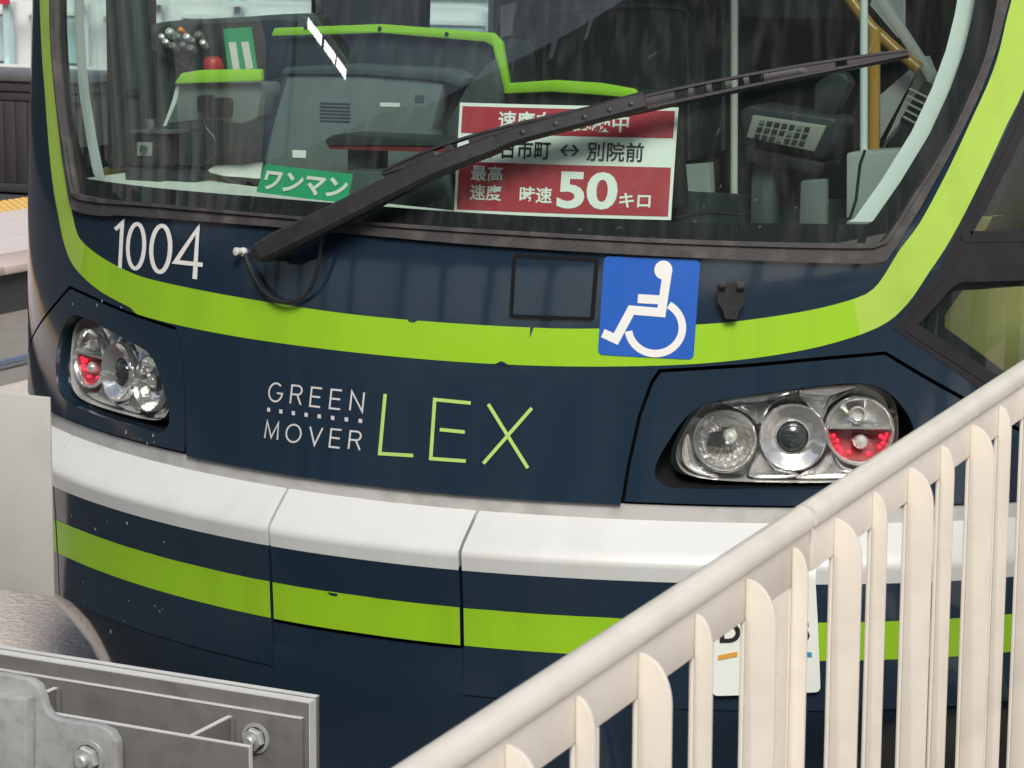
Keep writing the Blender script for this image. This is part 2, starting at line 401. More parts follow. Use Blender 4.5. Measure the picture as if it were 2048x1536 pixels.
def skin(name, surf, loops, mats, parent, off=0.0, th=0.0, res=0.03, lines=(), band=None, inward=True):
    """sheet cut from a skin by (s, z) outlines, with turned-in edges of depth th"""
    vs, fs, L2 = cdt(loops, res, lines)
    P = surf(vs[:, 0], vs[:, 1], off); N = surf.nrm(vs[:, 0], vs[:, 1])
    verts = [tuple(p) for p in P]; nor = [tuple(n) for n in N]; faces = [tuple(map(int, f)) for f in fs]
    mi = [0] * len(faces)
    if band is not None:
        c = vs[fs].mean(1); mi = [int(band(a, b)) for a, b in c]
    if th > 0:
        for l in L2:
            A = surf(l[:, 0], l[:, 1], off); Bk = surf(l[:, 0], l[:, 1], off - th); b0 = len(verts); n = len(l)
            nn = surf.nrm(l[:, 0], l[:, 1]); tang = np.roll(A, -1, 0) - np.roll(A, 1, 0); side = np.cross(tang, nn)
            side /= np.linalg.norm(side, axis=1, keepdims=True) + 1e-12
            area = 0.5 * np.sum(l[:, 0] * np.roll(l[:, 1], -1) - np.roll(l[:, 0], -1) * l[:, 1])
            verts += [tuple(p) for p in A] + [tuple(p) for p in Bk]
            nor += [tuple(p) for p in side] * 2
            zc = l[:, 1]
            for i in range(n):
                j = (i + 1) % n
                faces.append((b0 + i, b0 + n + i, b0 + n + j, b0 + j))
                mi.append(int(band(l[i, 0], (zc[i] + zc[j]) / 2)) if band is not None else 0)
    me = bpy.data.meshes.new(name); me.from_pydata(verts, [], faces)
    if not isinstance(mats, (list, tuple)): mats = [mats]
    for m in mats: me.materials.append(m)
    me.polygons.foreach_set("material_index", mi); me.polygons.foreach_set("use_smooth", [True] * len(faces))
    me.update(); me.normals_split_custom_set_from_vertices(nor)
    o = bpy.data.objects.new(name, me); COL.objects.link(o); o.parent = parent
    return o
def text2d(body, weight=0.0, spacing=1.0):
    c = bpy.data.curves.new("t", 'FONT'); c.body = body; c.size = 1; c.offset = weight; c.space_character = spacing; c.resolution_u = 4
    o = bpy.data.objects.new("t", c); COL.objects.link(o)
    bpy.context.view_layer.update()
    me = o.evaluated_get(bpy.context.evaluated_depsgraph_get()).to_mesh()
    v = np.array([(p.co.x, p.co.y) for p in me.vertices]); f = [tuple(p.vertices) for p in me.polygons]
    bpy.data.objects.remove(o); bpy.data.curves.remove(c)
    lo, hi = v.min(0), v.max(0)
    return (v - lo) / (hi - lo), f
def quad(q):                                     # unit square -> quad (bl, br, tr, tl)
    q = np.asarray(q, float)
    def fn(v):
        a, b = v[:, :1], v[:, 1:]
        return q[0] * (1 - a) * (1 - b) + q[1] * a * (1 - b) + q[2] * a * b + q[3] * (1 - a) * b
    return fn
def flat_on(name, surf, v2, faces, fn, m, parent, off):
    """flat print laid on a skin: v2 in the unit square, fn maps to (s, z)"""
    bm = bmesh.new(); vv = [bm.verts.new((a, b, 0)) for a, b in fn(np.asarray(v2, float))]
    for f in faces:
        try: bm.faces.new([vv[i] for i in f])
        except ValueError: pass
    bmesh.ops.triangulate(bm, faces=bm.faces)
    for _ in range(3):
        lg = [e for e in bm.edges if e.calc_length() > 0.03]
        if not lg: break
        bmesh.ops.subdivide_edges(bm, edges=lg, cuts=1); bmesh.ops.triangulate(bm, faces=bm.faces)
    S = np.array([(v.co.x, v.co.y) for v in bm.verts]); P = surf(S[:, 0], S[:, 1], off)
    for v, p in zip(bm.verts, P): v.co = p
    n0 = surf.nrm(S[:1, 0], S[:1, 1])[0]
    bm.normal_update()
    for f in bm.faces:
        if f.normal @ Vector(n0) < 0: f.normal_flip()
    me = bpy.data.meshes.new(name); bm.to_mesh(me); bm.free(); me.materials.append(m)
    o = bpy.data.objects.new(name, me); COL.objects.link(o); o.parent = parent
    return o
def strokes(lines, wd):                          # polylines -> ribbon mesh in the same 2D units
    V, Fc = [], []
    for ln, closed in lines:
        P = np.asarray(ln, float); n = len(P); b = len(V)
        for i in range(n):
            p0 = P[(i - 1) % n] if closed or i > 0 else None; p1 = P[i]; p2 = P[(i + 1) % n] if closed or i < n - 1 else None
            d1 = (p1 - p0) / np.linalg.norm(p1 - p0) if p0 is not None else None
            d2 = (p2 - p1) / np.linalg.norm(p2 - p1) if p2 is not None else None
            if d1 is None: d1 = d2
            if d2 is None: d2 = d1
            n1 = np.array([-d1[1], d1[0]]); n2 = np.array([-d2[1], d2[0]]); mm = n1 + n2; mm /= np.linalg.norm(mm)
            k = wd / 2 / max(0.35, mm @ n1)
            V += [p1 + mm * k, p1 - mm * k]
        for i in range(n if closed else n - 1):
            j = (i + 1) % n; Fc.append((b + 2 * i, b + 2 * i + 1, b + 2 * j + 1, b + 2 * j))
    return np.array(V), Fc
def arc(cx, cy, rx, ry, a0, a1, n=24):
    return [(cx + rx * math.cos(R(a0 + (a1 - a0) * i / n)), cy + ry * math.sin(R(a0 + (a1 - a0) * i / n))) for i in range(n + 1)]
def mir(p): p = np.array(p, float); p[:, 0] *= -1; return p[::-1]

# ================================================================== SETTING
g = MB(); g.add([(-400, -400, 0), (400, -400, 0), (400, 400, 0), (-400, 400, 0)], [(0, 1, 2, 3)])
tag(g.build("ground", M['concrete']), kind="structure")
# rough paving strip between the tracks, cut into big slabs
pv = empty("rough_paving"); tag(pv, kind="structure")
for i in range(3):
    for j in range(7):
        x1 = -1.02 - 1.0 * i; y0 = 0.44 + 1.05 * j
        MB().box(x1 - 0.99, x1, y0, y0 + 1.04, -0.03, 0.012 + rnd.uniform(0, 0.003)).build("paving_slab", M['asphalt'], pv, bevel=0.006)
tb = MB(); tb.add([(-14, -15.9, 0.004), (1.43, -15.9, 0.004), (1.43, 0.42, 0.004), (-14, 0.42, 0.004)], [(0, 1, 2, 3)])  # dark sheet added ahead of the tram so the bumper reflects darker ground
tag(tb.build("added_dark_ground", M['grounddark']), kind="structure")
# rails of both tracks
for x in (-0.55, 0.55, -4.35, -5.45 + 0.0):
    r = MB()
    if x < -5: continue
    r.box(x - 0.035, x + 0.035, -0.4, 60, 0.004, 0.03); r.box(x + 0.045, x + 0.06, -0.4, 60, 0.004, 0.022)
    o = r.build("track_rail", M['rail'], bevel=0.006); tag(o, kind="structure")
# far platform (left) : kerb face, pink edge blocks, pavers, tactile strip
def px_edge(X): return X
fp = empty("far_platform"); tag(fp, kind="structure")
MB().box(-30, -5.34, -10, 60, 0, 0.236).build("platform_base", M['platformface'], fp)
for j in range(22):
    MB().box(-5.62, -5.30, 1.0 + j * 0.6, 1.595 + j * 0.6, 0.205, 0.25).build("edge_block", M['paverpink'], fp, bevel=0.008)
for i in range(4):
    for j in range(22):
        MB().box(-6.22 - i * 0.32 + 0.0, -5.925 - i * 0.32 + 0.29, 1.0 + j * 0.6, 1.595 + j * 0.6, 0.20, 0.2485 + rnd.uniform(0, 0.001)).build("paver", M['paver'], fp)
ts = MB(); 
ts.box(-7.30, -6.905, -10, 60, 0.2, 0.252)
for j in range(70):
    for i in range(6):
        cx, cy = -7.27 + i * 0.066, 5.5 + j * 0.066
        ts.lathe([(0.022, 0.25), (0.019, 0.259), (0.001, 0.26)], (cx, cy, 0), (0, 0, 1), seg=6)
tag(ts.build("tactile_strip", M['tactile'], fp), kind="stuff")
# near platform (right) under the fence
np_ = MB(); np_.box(-0.11, 10.5, -10.3, 4.5, -0.30, 0.0); po = np_.build("near_platform", M['paver'], bevel=0.01); tag(po, kind="structure")
po.location = (1.55, -1.7, 0.25); po.rotation_euler = (R(1.15), 0, 0)

# ================================================================== TRAM
tram = empty("tram", (0, 0, 0))
tag(tram, "navy blue tram front with lime green stripes and number 1004", "tram")
def child(o, p): o.parent = p; return o

# --- seam and outline curves in (s, z)
seam_r = np.array([(0.535, 0.757), (0.543, 0.84), (0.559, 0.942), (0.580, 1.012), (0.596, 1.037), (0.782, 1.053), (0.924, 1.068), (1.06, 1.080),
                   (1.146, 1.031), (1.236, 0.983), (1.42, 0.885), (1.66, 0.757)])
BAND_TOP = 2.95; S_END = 5.6
outer = np.concatenate([[(-0.535, 0.757), (0.535, 0.757)], seam_r[1:], [(S_END, 0.757), (S_END, BAND_TOP), (-S_END, BAND_TOP), (-S_END, 0.757)], mir(seam_r)[:-1]])
gin_r = BODY.px([(1622, 486), (1745, 486), (1768, 478), (1793, 441), (1827, 386), (1878, 308), (1923, 219), (1964, 120), (1981, 51), (1991, 0)])
gin_r = np.concatenate([gin_r, [(1.262, 1.95), (1.255, 2.2), (1.20, 2.42), (1.10, 2.52), (0.9, 2.56), (0.45, 2.575)]])
gbot = BODY.px([(342, 410), (626, 436), (992, 461), (1350, 479)])
gin = np.concatenate([gbot, gin_r, [(0, 2.58)], mir(gin_r)])
gout_r = BODY.px([(1622, 525), (1745, 526), (1778, 512), (1803, 472), (1836, 420), (1861, 376), (1916, 274), (1960, 181), (1991, 96), (2011, 17)])
gout_r = np.concatenate([gout_r, [(1.305, 1.95), (1.298, 2.2), (1.24, 2.46), (1.12, 2.57), (0.9, 2.61), (0.45, 2.625)]])
gobot = BODY.px([(274, 433), (581, 457), (992, 493), (1350, 514)])
gout = np.concatenate([gobot, gout_r, [(0, 2.63)], mir(gout_r)])
gin = smooth_line(gin, 0.03, True); gout = smooth_line(gout, 0.03, True)
# side windows: quarter light below the sill bar and large window above it
quarter = np.array([(1.085, 1.128), (1.19, 1.245), (2.9, 1.262), (2.9, 0.96), (1.62, 0.86), (1.29, 1.005)])
upper = np.array([(1.195, 1.300), (1.245, 1.392), (1.290, 1.485), (1.330, 1.575), (1.365, 1.655), (1.42, 1.82), (1.46, 2.1), (1.48, 2.42), (3.06, 2.42), (3.06, 1.300)])
rear_win = np.array([(3.72, 1.18), (3.72, 2.42), (5.3, 2.42), (5.3, 1.18)])
quarter_l = np.array([(1.62, 0.90), (1.62, 1.255), (2.9, 1.262), (2.9, 0.96)]); upper_l = np.array([(1.62, 1.300), (1.62, 2.42), (3.06, 2.42), (3.06, 1.300)])
side_set = ((lambda a: np.array(a), quarter, upper), (mir, quarter_l, upper_l))
holes = [gout] + [f(rounded(h, 0.03)) for f, q_, u_ in side_set for h in (q_, u_, rear_win)]
skin("front_shell", BODY, [outer] + holes, M['navy'], tram, th=0.03, res=0.04)
# dark structure behind the panel gaps
back_l = np.array([(0.50, 0.70), (0.50, 1.06), (1.06, 1.11), (1.75, 0.80), (1.75, 0.70)])
# --- headlight panels with their openings (right traced, left mirrored)
def inset(loop, d):
    L = np.asarray(loop, float); n = len(L); out = []
    ar = np.sum(L[:, 0] * np.roll(L[:, 1], -1) - np.roll(L[:, 0], -1) * L[:, 1]); sg = 1 if ar > 0 else -1
    for i in range(n):
        d1 = L[i] - L[i - 1]; d2 = L[(i + 1) % n] - L[i]; d1 = d1 / np.linalg.norm(d1); d2 = d2 / np.linalg.norm(d2)
        n1 = np.array([-d1[1], d1[0]]) * sg; n2 = np.array([-d2[1], d2[0]]) * sg; mm = n1 + n2; mm /= np.linalg.norm(mm)
        out.append(L[i] + mm * d / max(0.4, mm @ n1))
    return np.array(out)
hl_panel = inset(np.concatenate([seam_r[:-1], [(1.655, 0.757)]]), 0.0075)
hl_panel[:, 1] = np.maximum(hl_panel[:, 1], 0.757)
open_px = [(1309, 948), (1315, 921), (1333, 889), (1356, 854), (1382, 825), (1412, 807), (1482, 794), (1620, 774), (1716, 766), (1757, 774)]
op = BODY.px(open_px)
op = np.concatenate([op, [(1.085, 0.985), (1.118, 0.945), (1.135, 0.90), (1.135, 0.86), (1.115, 0.825), (1.07, 0.806), (0.94, 0.798), (0.78, 0.797)], BODY.px([(1347, 976), (1321, 965)])])
op = smooth_line(op, 0.015, True)
for f, nm in ((lambda a: np.array(a), "navy headlight surround beside the wheelchair sticker side"), (mir, "navy headlight surround under the fleet number")):
    o = skin("headlight_panel", BODY, [f(hl_panel), f(op)], M['navy'], tram, th=0.05, res=0.025)
    skin("panel_gap_backing", Surf(P_body, 0.06, fade=0.8), [f(back_l), f(inset(op, -0.012))], M['black'], tram, off=0, res=0.05)

# --- bumper: coupler cover, two wing panels, two end pieces
CREASE, WN, GT, GB, BT = 0.658, 0.615, 0.534, 0.452, 0.733
def bump_panel(name, s0, s1, z0, parent, notch=False):
    c = 0.010
    lp = [(s0, z0), (s1, z0), (s1, BT - c), (s1 - c, BT), ]
    if notch: lp += [(0.06, BT), (0.05, BT - 0.008), (-0.03, BT - 0.008), (-0.045, BT)]
    lp += [(s0 + c, BT), (s0, BT - c)]
    ln = [[(s0 + 1e-4, z) for z in ()]]
    o = skin(name, BUMP, [np.array(lp)], [M['navy'], M['white']], tram if parent is None else parent, th=0.035, res=0.018,
             lines=[np.array([(s0 + 0.0005, WN), (s1 - 0.0005, WN)]), np.array([(s0 + 0.0005, CREASE), (s1 - 0.0005, CREASE)])],
             band=lambda a, b: 1 if b > WN else 0)
    # vinyl stripe with slightly chipped upper edge
    n = max(4, int((s1 - s0) / 0.03)); topl = []
    for i in range(n + 1):
        s = s1 - 0.0008 - (s1 - s0 - 0.0016) * i / n; topl.append((s, GT + rnd.uniform(-0.0004, 0.0004)))
        if False: topl += [(s - 0.006, GT - 0.0005), (s - 0.008, GT - 0.004), (s - 0.016, GT - 0.003), (s - 0.018, GT)]
    skin("green_stripe", BUMP, [np.array([(s0 + 0.0008, max(GB, z0 + 0.0015)), (s1 - 0.0008, max(GB, z0 + 0.0015))] + topl)], M['green'], o, off=0.0009, res=0.03)
    return o
bump_panel("coupler_cover", -0.2265, 0.2265, 0.4505, None, notch=True)
for a, b in ((0.2335, 1.07), (-1.035, -0.2335)):
    bump_panel("bumper_wing", a, b, 0.345, None)
for a, b in ((1.076, 2.4), (-2.4, -1.041)):
    bump_panel("bumper_end", a, b, 0.345, None)
skin("bumper_backing", Surf(P_bump, 0.03), [np.array([(-2.4, 0.40), (2.4, 0.40), (2.4, 0.732), (-2.4, 0.732)])], M['black'], tram, res=0.06)
# step under the coupler cover
skin("lower_valance", BUMP, [np.array([(-0.232, 0.30), (0.232, 0.30), (0.232, 0.442), (-0.232, 0.442)])], M['navy'], tram, off=-0.006, th=0.02, res=0.03)
for a, b in ((0.2315, 2.4), (-2.4, -0.2315)):
    pass
# grey lip between bumper and body
skin("bumper_lip", Surf(lambda z: 0.068 + 0 * np.asarray(z, float)), [np.array([(-2.4, 0.70), (2.4, 0.70), (2.4, 0.7585), (-2.4, 0.7585)])], M['greylip'], tram, res=0.05)
# skirt tapering in below the bumper
sk = MB(); NS = 90; lev = [(0.40, 0.0, 1.0, 0.006), (0.350, 0.0, 1.0, 0.005), (0.33, 0.012, 0.993, 0.006), (0.31, 0.04, 0.978, 0.007), (0.28, 0.07, 0.955, 0.010), (0.22, 0.11, 0.90, 0.02), (0.15, 0.13, 0.85, 0.03), (0.06, 0.14, 0.83, 0.035)]
ss = np.linspace(-2.4, 2.4, NS)
for (z, dB, kx, dy) in lev:
    x, y = plan(ss); y = y * (1 - 0.0) + dy + dB * (np.abs(ss) / 1.6) ** 2 * 0.6
    for a, b in zip(x * (1 - (1 - kx) * np.clip(np.abs(ss) / 1.3, 0, 1) ** 2.5), y): sk.v.append((a, b, z))
for i in range(len(lev) - 1):
    for k in range(NS - 1):
        sk.f.append((i * NS + k, (i + 1) * NS + k, (i + 1) * NS + k + 1, i * NS + k + 1)); sk.m.append(0)
sk.build("skirt", M['navy'], tram, smooth=True, auto=60)

# --- green stripe sweeping round the windscreen
up_px = [(308, 560), (410, 582), (547, 606), (700, 628), (821, 640), (1060, 655), (1197, 657), (1396, 649), (1495, 640), (1622, 620), (1710, 597), (1745, 579), (1768, 551),
         (1799, 500), (1840, 445), (1895, 342), (1943, 239), (1977, 164), (1998, 103), (2023, 0)]
lo_px = [(274, 628), (356, 650), (479, 674), (650, 698), (821, 716), (992, 728), (1163, 733), (1348, 730), (1485, 719), (1622, 697), (1724, 668), (1775, 644), (1803, 620),
         (1827, 592), (1859, 543), (1890, 497), (1929, 427), (1974, 335), (2015, 246), (2048, 178)]
U_ = BODY.px(up_px); L_ = BODY.px(lo_px)
U_ = np.concatenate([U_, [(1.325, 1.95), (1.325, 2.2), (1.29, 2.42)]]); L_ = np.concatenate([L_, [(1.375, 1.76), (1.415, 1.95), (1.425, 2.2), (1.40, 2.42)]])
U_ = np.concatenate([mir(U_[U_[:, 0] > 0.72]), U_]); L_ = np.concatenate([mir(L_[L_[:, 0] > 0.76]), L_])
U_ = smooth_line(U_, 0.02); L_ = smooth_line(L_, 0.02)
stripe = np.concatenate([L_, U_[::-1]])
def cut(P, lo_, hi_):
    return P[(P[:, 0] >= lo_) & (P[:, 0] <= hi_)]
SU, SL = 0.985, 1.003                            # joint between the front and the pillar pieces of the vinyl
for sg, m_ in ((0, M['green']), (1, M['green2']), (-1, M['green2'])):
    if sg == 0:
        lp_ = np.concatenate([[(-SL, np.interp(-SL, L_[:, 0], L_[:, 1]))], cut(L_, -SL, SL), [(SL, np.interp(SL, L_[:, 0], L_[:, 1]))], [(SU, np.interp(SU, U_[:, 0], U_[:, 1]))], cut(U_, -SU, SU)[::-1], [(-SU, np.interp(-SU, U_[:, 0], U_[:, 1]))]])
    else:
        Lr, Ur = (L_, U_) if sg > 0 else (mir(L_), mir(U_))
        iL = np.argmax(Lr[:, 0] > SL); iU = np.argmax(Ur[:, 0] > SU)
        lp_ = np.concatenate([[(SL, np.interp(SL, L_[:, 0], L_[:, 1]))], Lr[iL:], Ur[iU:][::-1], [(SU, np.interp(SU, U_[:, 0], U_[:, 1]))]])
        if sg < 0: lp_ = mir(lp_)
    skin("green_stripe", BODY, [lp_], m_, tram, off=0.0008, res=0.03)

# --- windscreen: rubber, black border, glass, pillar trim
skin("windscreen_gasket", BODY, [gout, inset(gin, -0.008) if False else gin], M['rubber'], tram, off=0.010, th=0.03, res=0.012)
gmid = gin * 0.75 + gout[np.array([int(np.argmin(np.linalg.norm(gout - p, axis=1))) for p in gin])] * 0.25
skin("gasket_bead", BODY, [gmid, gin], M['rubber'], tram, off=0.0155, th=0.01, res=0.012)
skin("windscreen", BODY, [inset(gin, -0.012)], G_FRONT, tram, off=-0.004, res=0.03)
fr_r = BODY.px([(1348, 443), (1560, 446), (1736, 448), (1748, 441), (1803, 362), (1861, 267), (1902, 178), (1929, 103), (1946, 34)])
fr_r = np.concatenate([fr_r, [(1.215, 1.95), (1.20, 2.2), (1.14, 2.4), (1.0, 2.47), (0.45, 2.50)]])
fr_b = BODY.px([(300, 374), (500, 391), (718, 408), (906, 422)])
frit = np.concatenate([fr_b, fr_r, [(0, 2.5)], mir(fr_r)[:-2]])
skin("windscreen_border", BODY, [inset(gin, -0.010), frit], M['frit'], tram, off=-0.009, res=0.04)
tr_in = inset(frit, 0.034)
skin("pillar_trim", Surf(P_body, 0.045, fade=0.8), [np.concatenate([frit[(frit[:, 1] > 1.32) & (frit[:, 0] > 0.9)], (frit[(frit[:, 1] > 1.32) & (frit[:, 0] > 0.9)] - [0.055, 0])[::-1]])], M['pillar'], tram, res=0.04)
skin("pillar_trim", Surf(P_body, 0.045, fade=0.8), [mir(np.concatenate([frit[(frit[:, 1] > 1.32) & (frit[:, 0] > 0.9)], (frit[(frit[:, 1] > 1.32) & (frit[:, 0] > 0.9)] - [0.055, 0])[::-1]]))], M['pillar'], tram, res=0.04)
# --- side windows
side_band = np.array([(1.070, 1.128), (1.172, 1.262), (1.180, 1.292), (1.230, 1.396), (1.276, 1.490), (1.316, 1.580), (1.351, 1.660), (1.405, 1.82), (1.445, 2.1), (1.465, 2.44), (3.1, 2.44), (3.1, 0.94), (1.62, 0.842), (1.282, 0.990)])
skin("side_band", BODY, [side_band, rounded(quarter, 0.03), rounded(upper, 0.03)], M['framedark'], tram, off=0.0012, res=0.03)
for f, q_, u_ in side_set:
    for nm, h, wd in (("quarter_window", q_, 0.026), ("side_window", u_, 0.022), ("side_window", rear_win, 0.03)):
        hr = rounded(h, 0.03); hi = inset(hr, wd)
        o = skin(nm, BODY, [f(inset(hi, -0.004))], G_SIDE, tram, off=-0.010, res=0.03)
        skin("frame", BODY, [f(hr), f(hi)], M['framedark'], o, off=0.003, th=0.03, res=0.03)
        if h is quarter:
            inn = np.concatenate([BODY.px([(1885, 648), (1931, 583), (2040, 575)]), [(2.8, 1.21), (2.8, 1.02), (1.66, 0.93), (1.40, 0.985)]])
        else:
            inn = inset(hi, 0.03)
        skin("black_border", BODY, [f(hi), f(inn)], M['frit'], o, off=-0.020, res=0.03)

# --- lettering
def print_text(name, body, px4, m, weight=0.0, spacing=1.0, off=0.0014, surf=BODY, parent=None):
    v, f = text2d(body, weight, spacing)
    return flat_on(name, surf, v, f, quad(surf.px(px4)), m, parent or tram, off)
# fleet number drawn as even strokes
W1 = 1.0
num = [([(0.02, 0.80), (0.165, 0.95), (0.165, 0.0)], False), (arc(0.475, 0.5, 0.165, 0.455, 90, 438, 30), True), (arc(0.955, 0.5, 0.175, 0.455, 90, 438, 30), True),
       ([(1.71, 0.28), (1.24, 0.28), (1.59, 0.94), (1.59, 0.0)], False)]
v, f = strokes(num, 0.080)
v = v / np.array([1.72, 1.0])
flat_on("fleet_number", BODY, v, f, quad(BODY.px([(226, 534), (406, 560), (413, 452), (231, 440)])), M['letter'], tram, 0.0018)
GL = {'G': ([arc(0.42, 0.5, 0.42, 0.5, 48, 340, 20) + [(0.84, 0.47), (0.5, 0.47)]], 0.84), 'R': ([[(0, 0), (0, 1), (0.38, 1)] + arc(0.38, 0.76, 0.24, 0.24, 80, -90, 9) + [(0, 0.52)], [(0.36, 0.52), (0.64, 0)]], 0.64),
      'E': ([[(0.6, 1), (0, 1), (0, 0), (0.6, 0)], [(0, 0.52), (0.55, 0.52)]], 0.6), 'N': ([[(0, 0), (0, 1), (0.68, 0), (0.68, 1)]], 0.68),
      'M': ([[(0, 0), (0.05, 1), (0.42, 0.1), (0.79, 1), (0.84, 0)]], 0.84), 'O': ([arc(0.46, 0.5, 0.46, 0.5, 90, 433, 26)], 0.92), 'V': ([[(0, 1), (0.38, 0), (0.76, 1)]], 0.76)}
def stroke_word(word, px4, wd, m, gap):
    fnq = quad(BODY.px(px4)); tot = sum(GL[c][1] for c in word) + gap * (len(word) - 1); x = 0
    for c in word:
        v, f = strokes([([(p[0] + x, p[1]) for p in l], c == 'O') for l in GL[c][0]], wd)
        flat_on("model_letter", BODY, v / np.array([tot, 1.0]), f, fnq, m, tram, 0.0014); x += GL[c][1] + gap
stroke_word("GREEN", [(537, 801), (725, 823), (729, 785), (541, 765)], 0.10, M['lettergrey'], 0.55)
stroke_word("MOVER", [(530, 876), (720, 900), (724, 864), (534, 842)], 0.10, M['lettergrey'], 0.52)
fnq = quad(BODY.px([(535, 823), (725, 846), (725, 838), (535, 815)]))
for i in range(8):
    a0 = i / 7 * 0.965
    flat_on("lettering_dot", BODY, [(a0, 0), (a0 + 0.035, 0), (a0 + 0.035, 1), (a0, 1)], [(0, 1, 2, 3)], fnq, M['lettergrey'], tram, 0.0014)
def lines_px(lines, wd_px):
    return strokes(lines, wd_px)
lex = [([(771, 788), (760, 907), (827, 911)], False), ([(942, 806), (870, 799), (862, 917), (932, 922)], False), ([(880, 859), (930, 864)], False), ([(977, 808), (1056, 936)], False), ([(1064, 816), (967, 927)], False)]
for grp in ([lex[0]], lex[1:3], lex[3:]):
    v, f = lines_px(grp, 7.0)
    flat_on("model_letter", BODY, BODY.px(v), f, lambda a: a, M['lettergreen'], tram, 0.0015)

# --- wheelchair sticker
stick = rounded(BODY.px([(1196, 709), (1387, 719), (1401, 520), (1209, 512)]), 0.012)
wo = skin("wheelchair_sticker", BODY, [stick], M['blue'], tram, off=0.0024, res=0.03)
tag(wo, "blue accessibility sticker with white wheelchair symbol")
sy = strokes([([(1335, 545), (1323, 625), (1263, 620), (1232, 678), (1206, 666)], False), ([(1324, 600), (1276, 597)], False)], 18)
sv, sf = list(sy[0]), list(sy[1])
wv, wf = strokes([(arc(1311, 655, 54, 52, 180 - 8, -60, 40), False)], 15); b = len(sv); sv += list(wv); sf += [tuple(b + i for i in q) for q in wf]
b = len(sv); hd = arc(1327, 540, 18, 19, 0, 345, 23); sv += [np.array(p) for p in hd]; sf.append(tuple(b + i for i in range(24)))
flat_on("wheelchair_symbol", BODY, BODY.px(sv), sf, lambda a: a, M['letter'], wo, 0.0032)

# --- small square hatch and towing socket flap
hq = BODY.px([(1019, 636), (1188, 642), (1198, 516), (1027, 507)])
hr = rounded(hq, 0.008)
skin("hatch_surround", BODY, [hr, inset(hr, 0.008)], M['black'], tram, off=0.004, th=0.006, res=0.02)
skin("hatch_cover", BODY, [rounded(inset(hq, 0.0078), 0.004)], M['navy'], tram, off=0.003, th=0.004, res=0.02)
sc = BODY.px([(1436, 565), (1490, 567), (1489, 605), (1478, 622), (1474, 638), (1450, 637), (1447, 621), (1435, 603)])
so = skin("socket_cover", BODY, [rounded(sc, 0.006)], M['blackplastic'], tram, off=0.020, th=0.022, res=0.012)
hp = BODY.px([(1438, 570), (1452, 571), (1474, 572), (1488, 573)]); P3 = BODY(hp[:, 0], hp[:, 1], 0.024)
hb = MB(); hb.tube([P3[0], P3[1]], 0.008); hb.tube([P3[2], P3[3]], 0.008); hb.build("hinge", M['blackplastic'], so, smooth=True)

# --- headlights: built for the right side, mirrored for the left
LC = BODY(0.84, 0.905, -0.044); Ln = BODY.nrm(np.array([0.84]), np.array([0.905]))[0]
LX = BODY(1.08, 0.93) - BODY(0.62, 0.88); LX -= Ln * (LX @ Ln); LX[2] *= 1; LX /= np.linalg.norm(LX)
LX = np.array([LX[0], LX[1], 0]); LX /= np.linalg.norm(LX); LY = np.cross(Ln, LX); LY *= np.sign(LY[2]); LY /= np.linalg.norm(LY)
Lz = np.cross(LX, LY); Lz *= np.sign(Lz @ Ln)
def lp(px):
    P = on_plane(px, LC, Lz) - LC; return np.stack([P @ LX, P @ LY], -1)
def lw(a, b, c): return LC + LX * a + LY * b + Lz * c
lamp_out = smooth_line(lp([(1352, 905), (1368, 862), (1395, 822), (1432, 803), (1620, 776), (1716, 767), (1760, 778), (1788, 803), (1796, 850), (1792, 905), (1772, 945), (1700, 963), (1500, 963), (1400, 955), (1362, 938)]), 0.01, True)
units = [lp([(1450, 882)])[0], lp([(1586, 875)])[0], lp([(1720, 862)])[0]]
rr = [0.066, 0.070, 0.072]
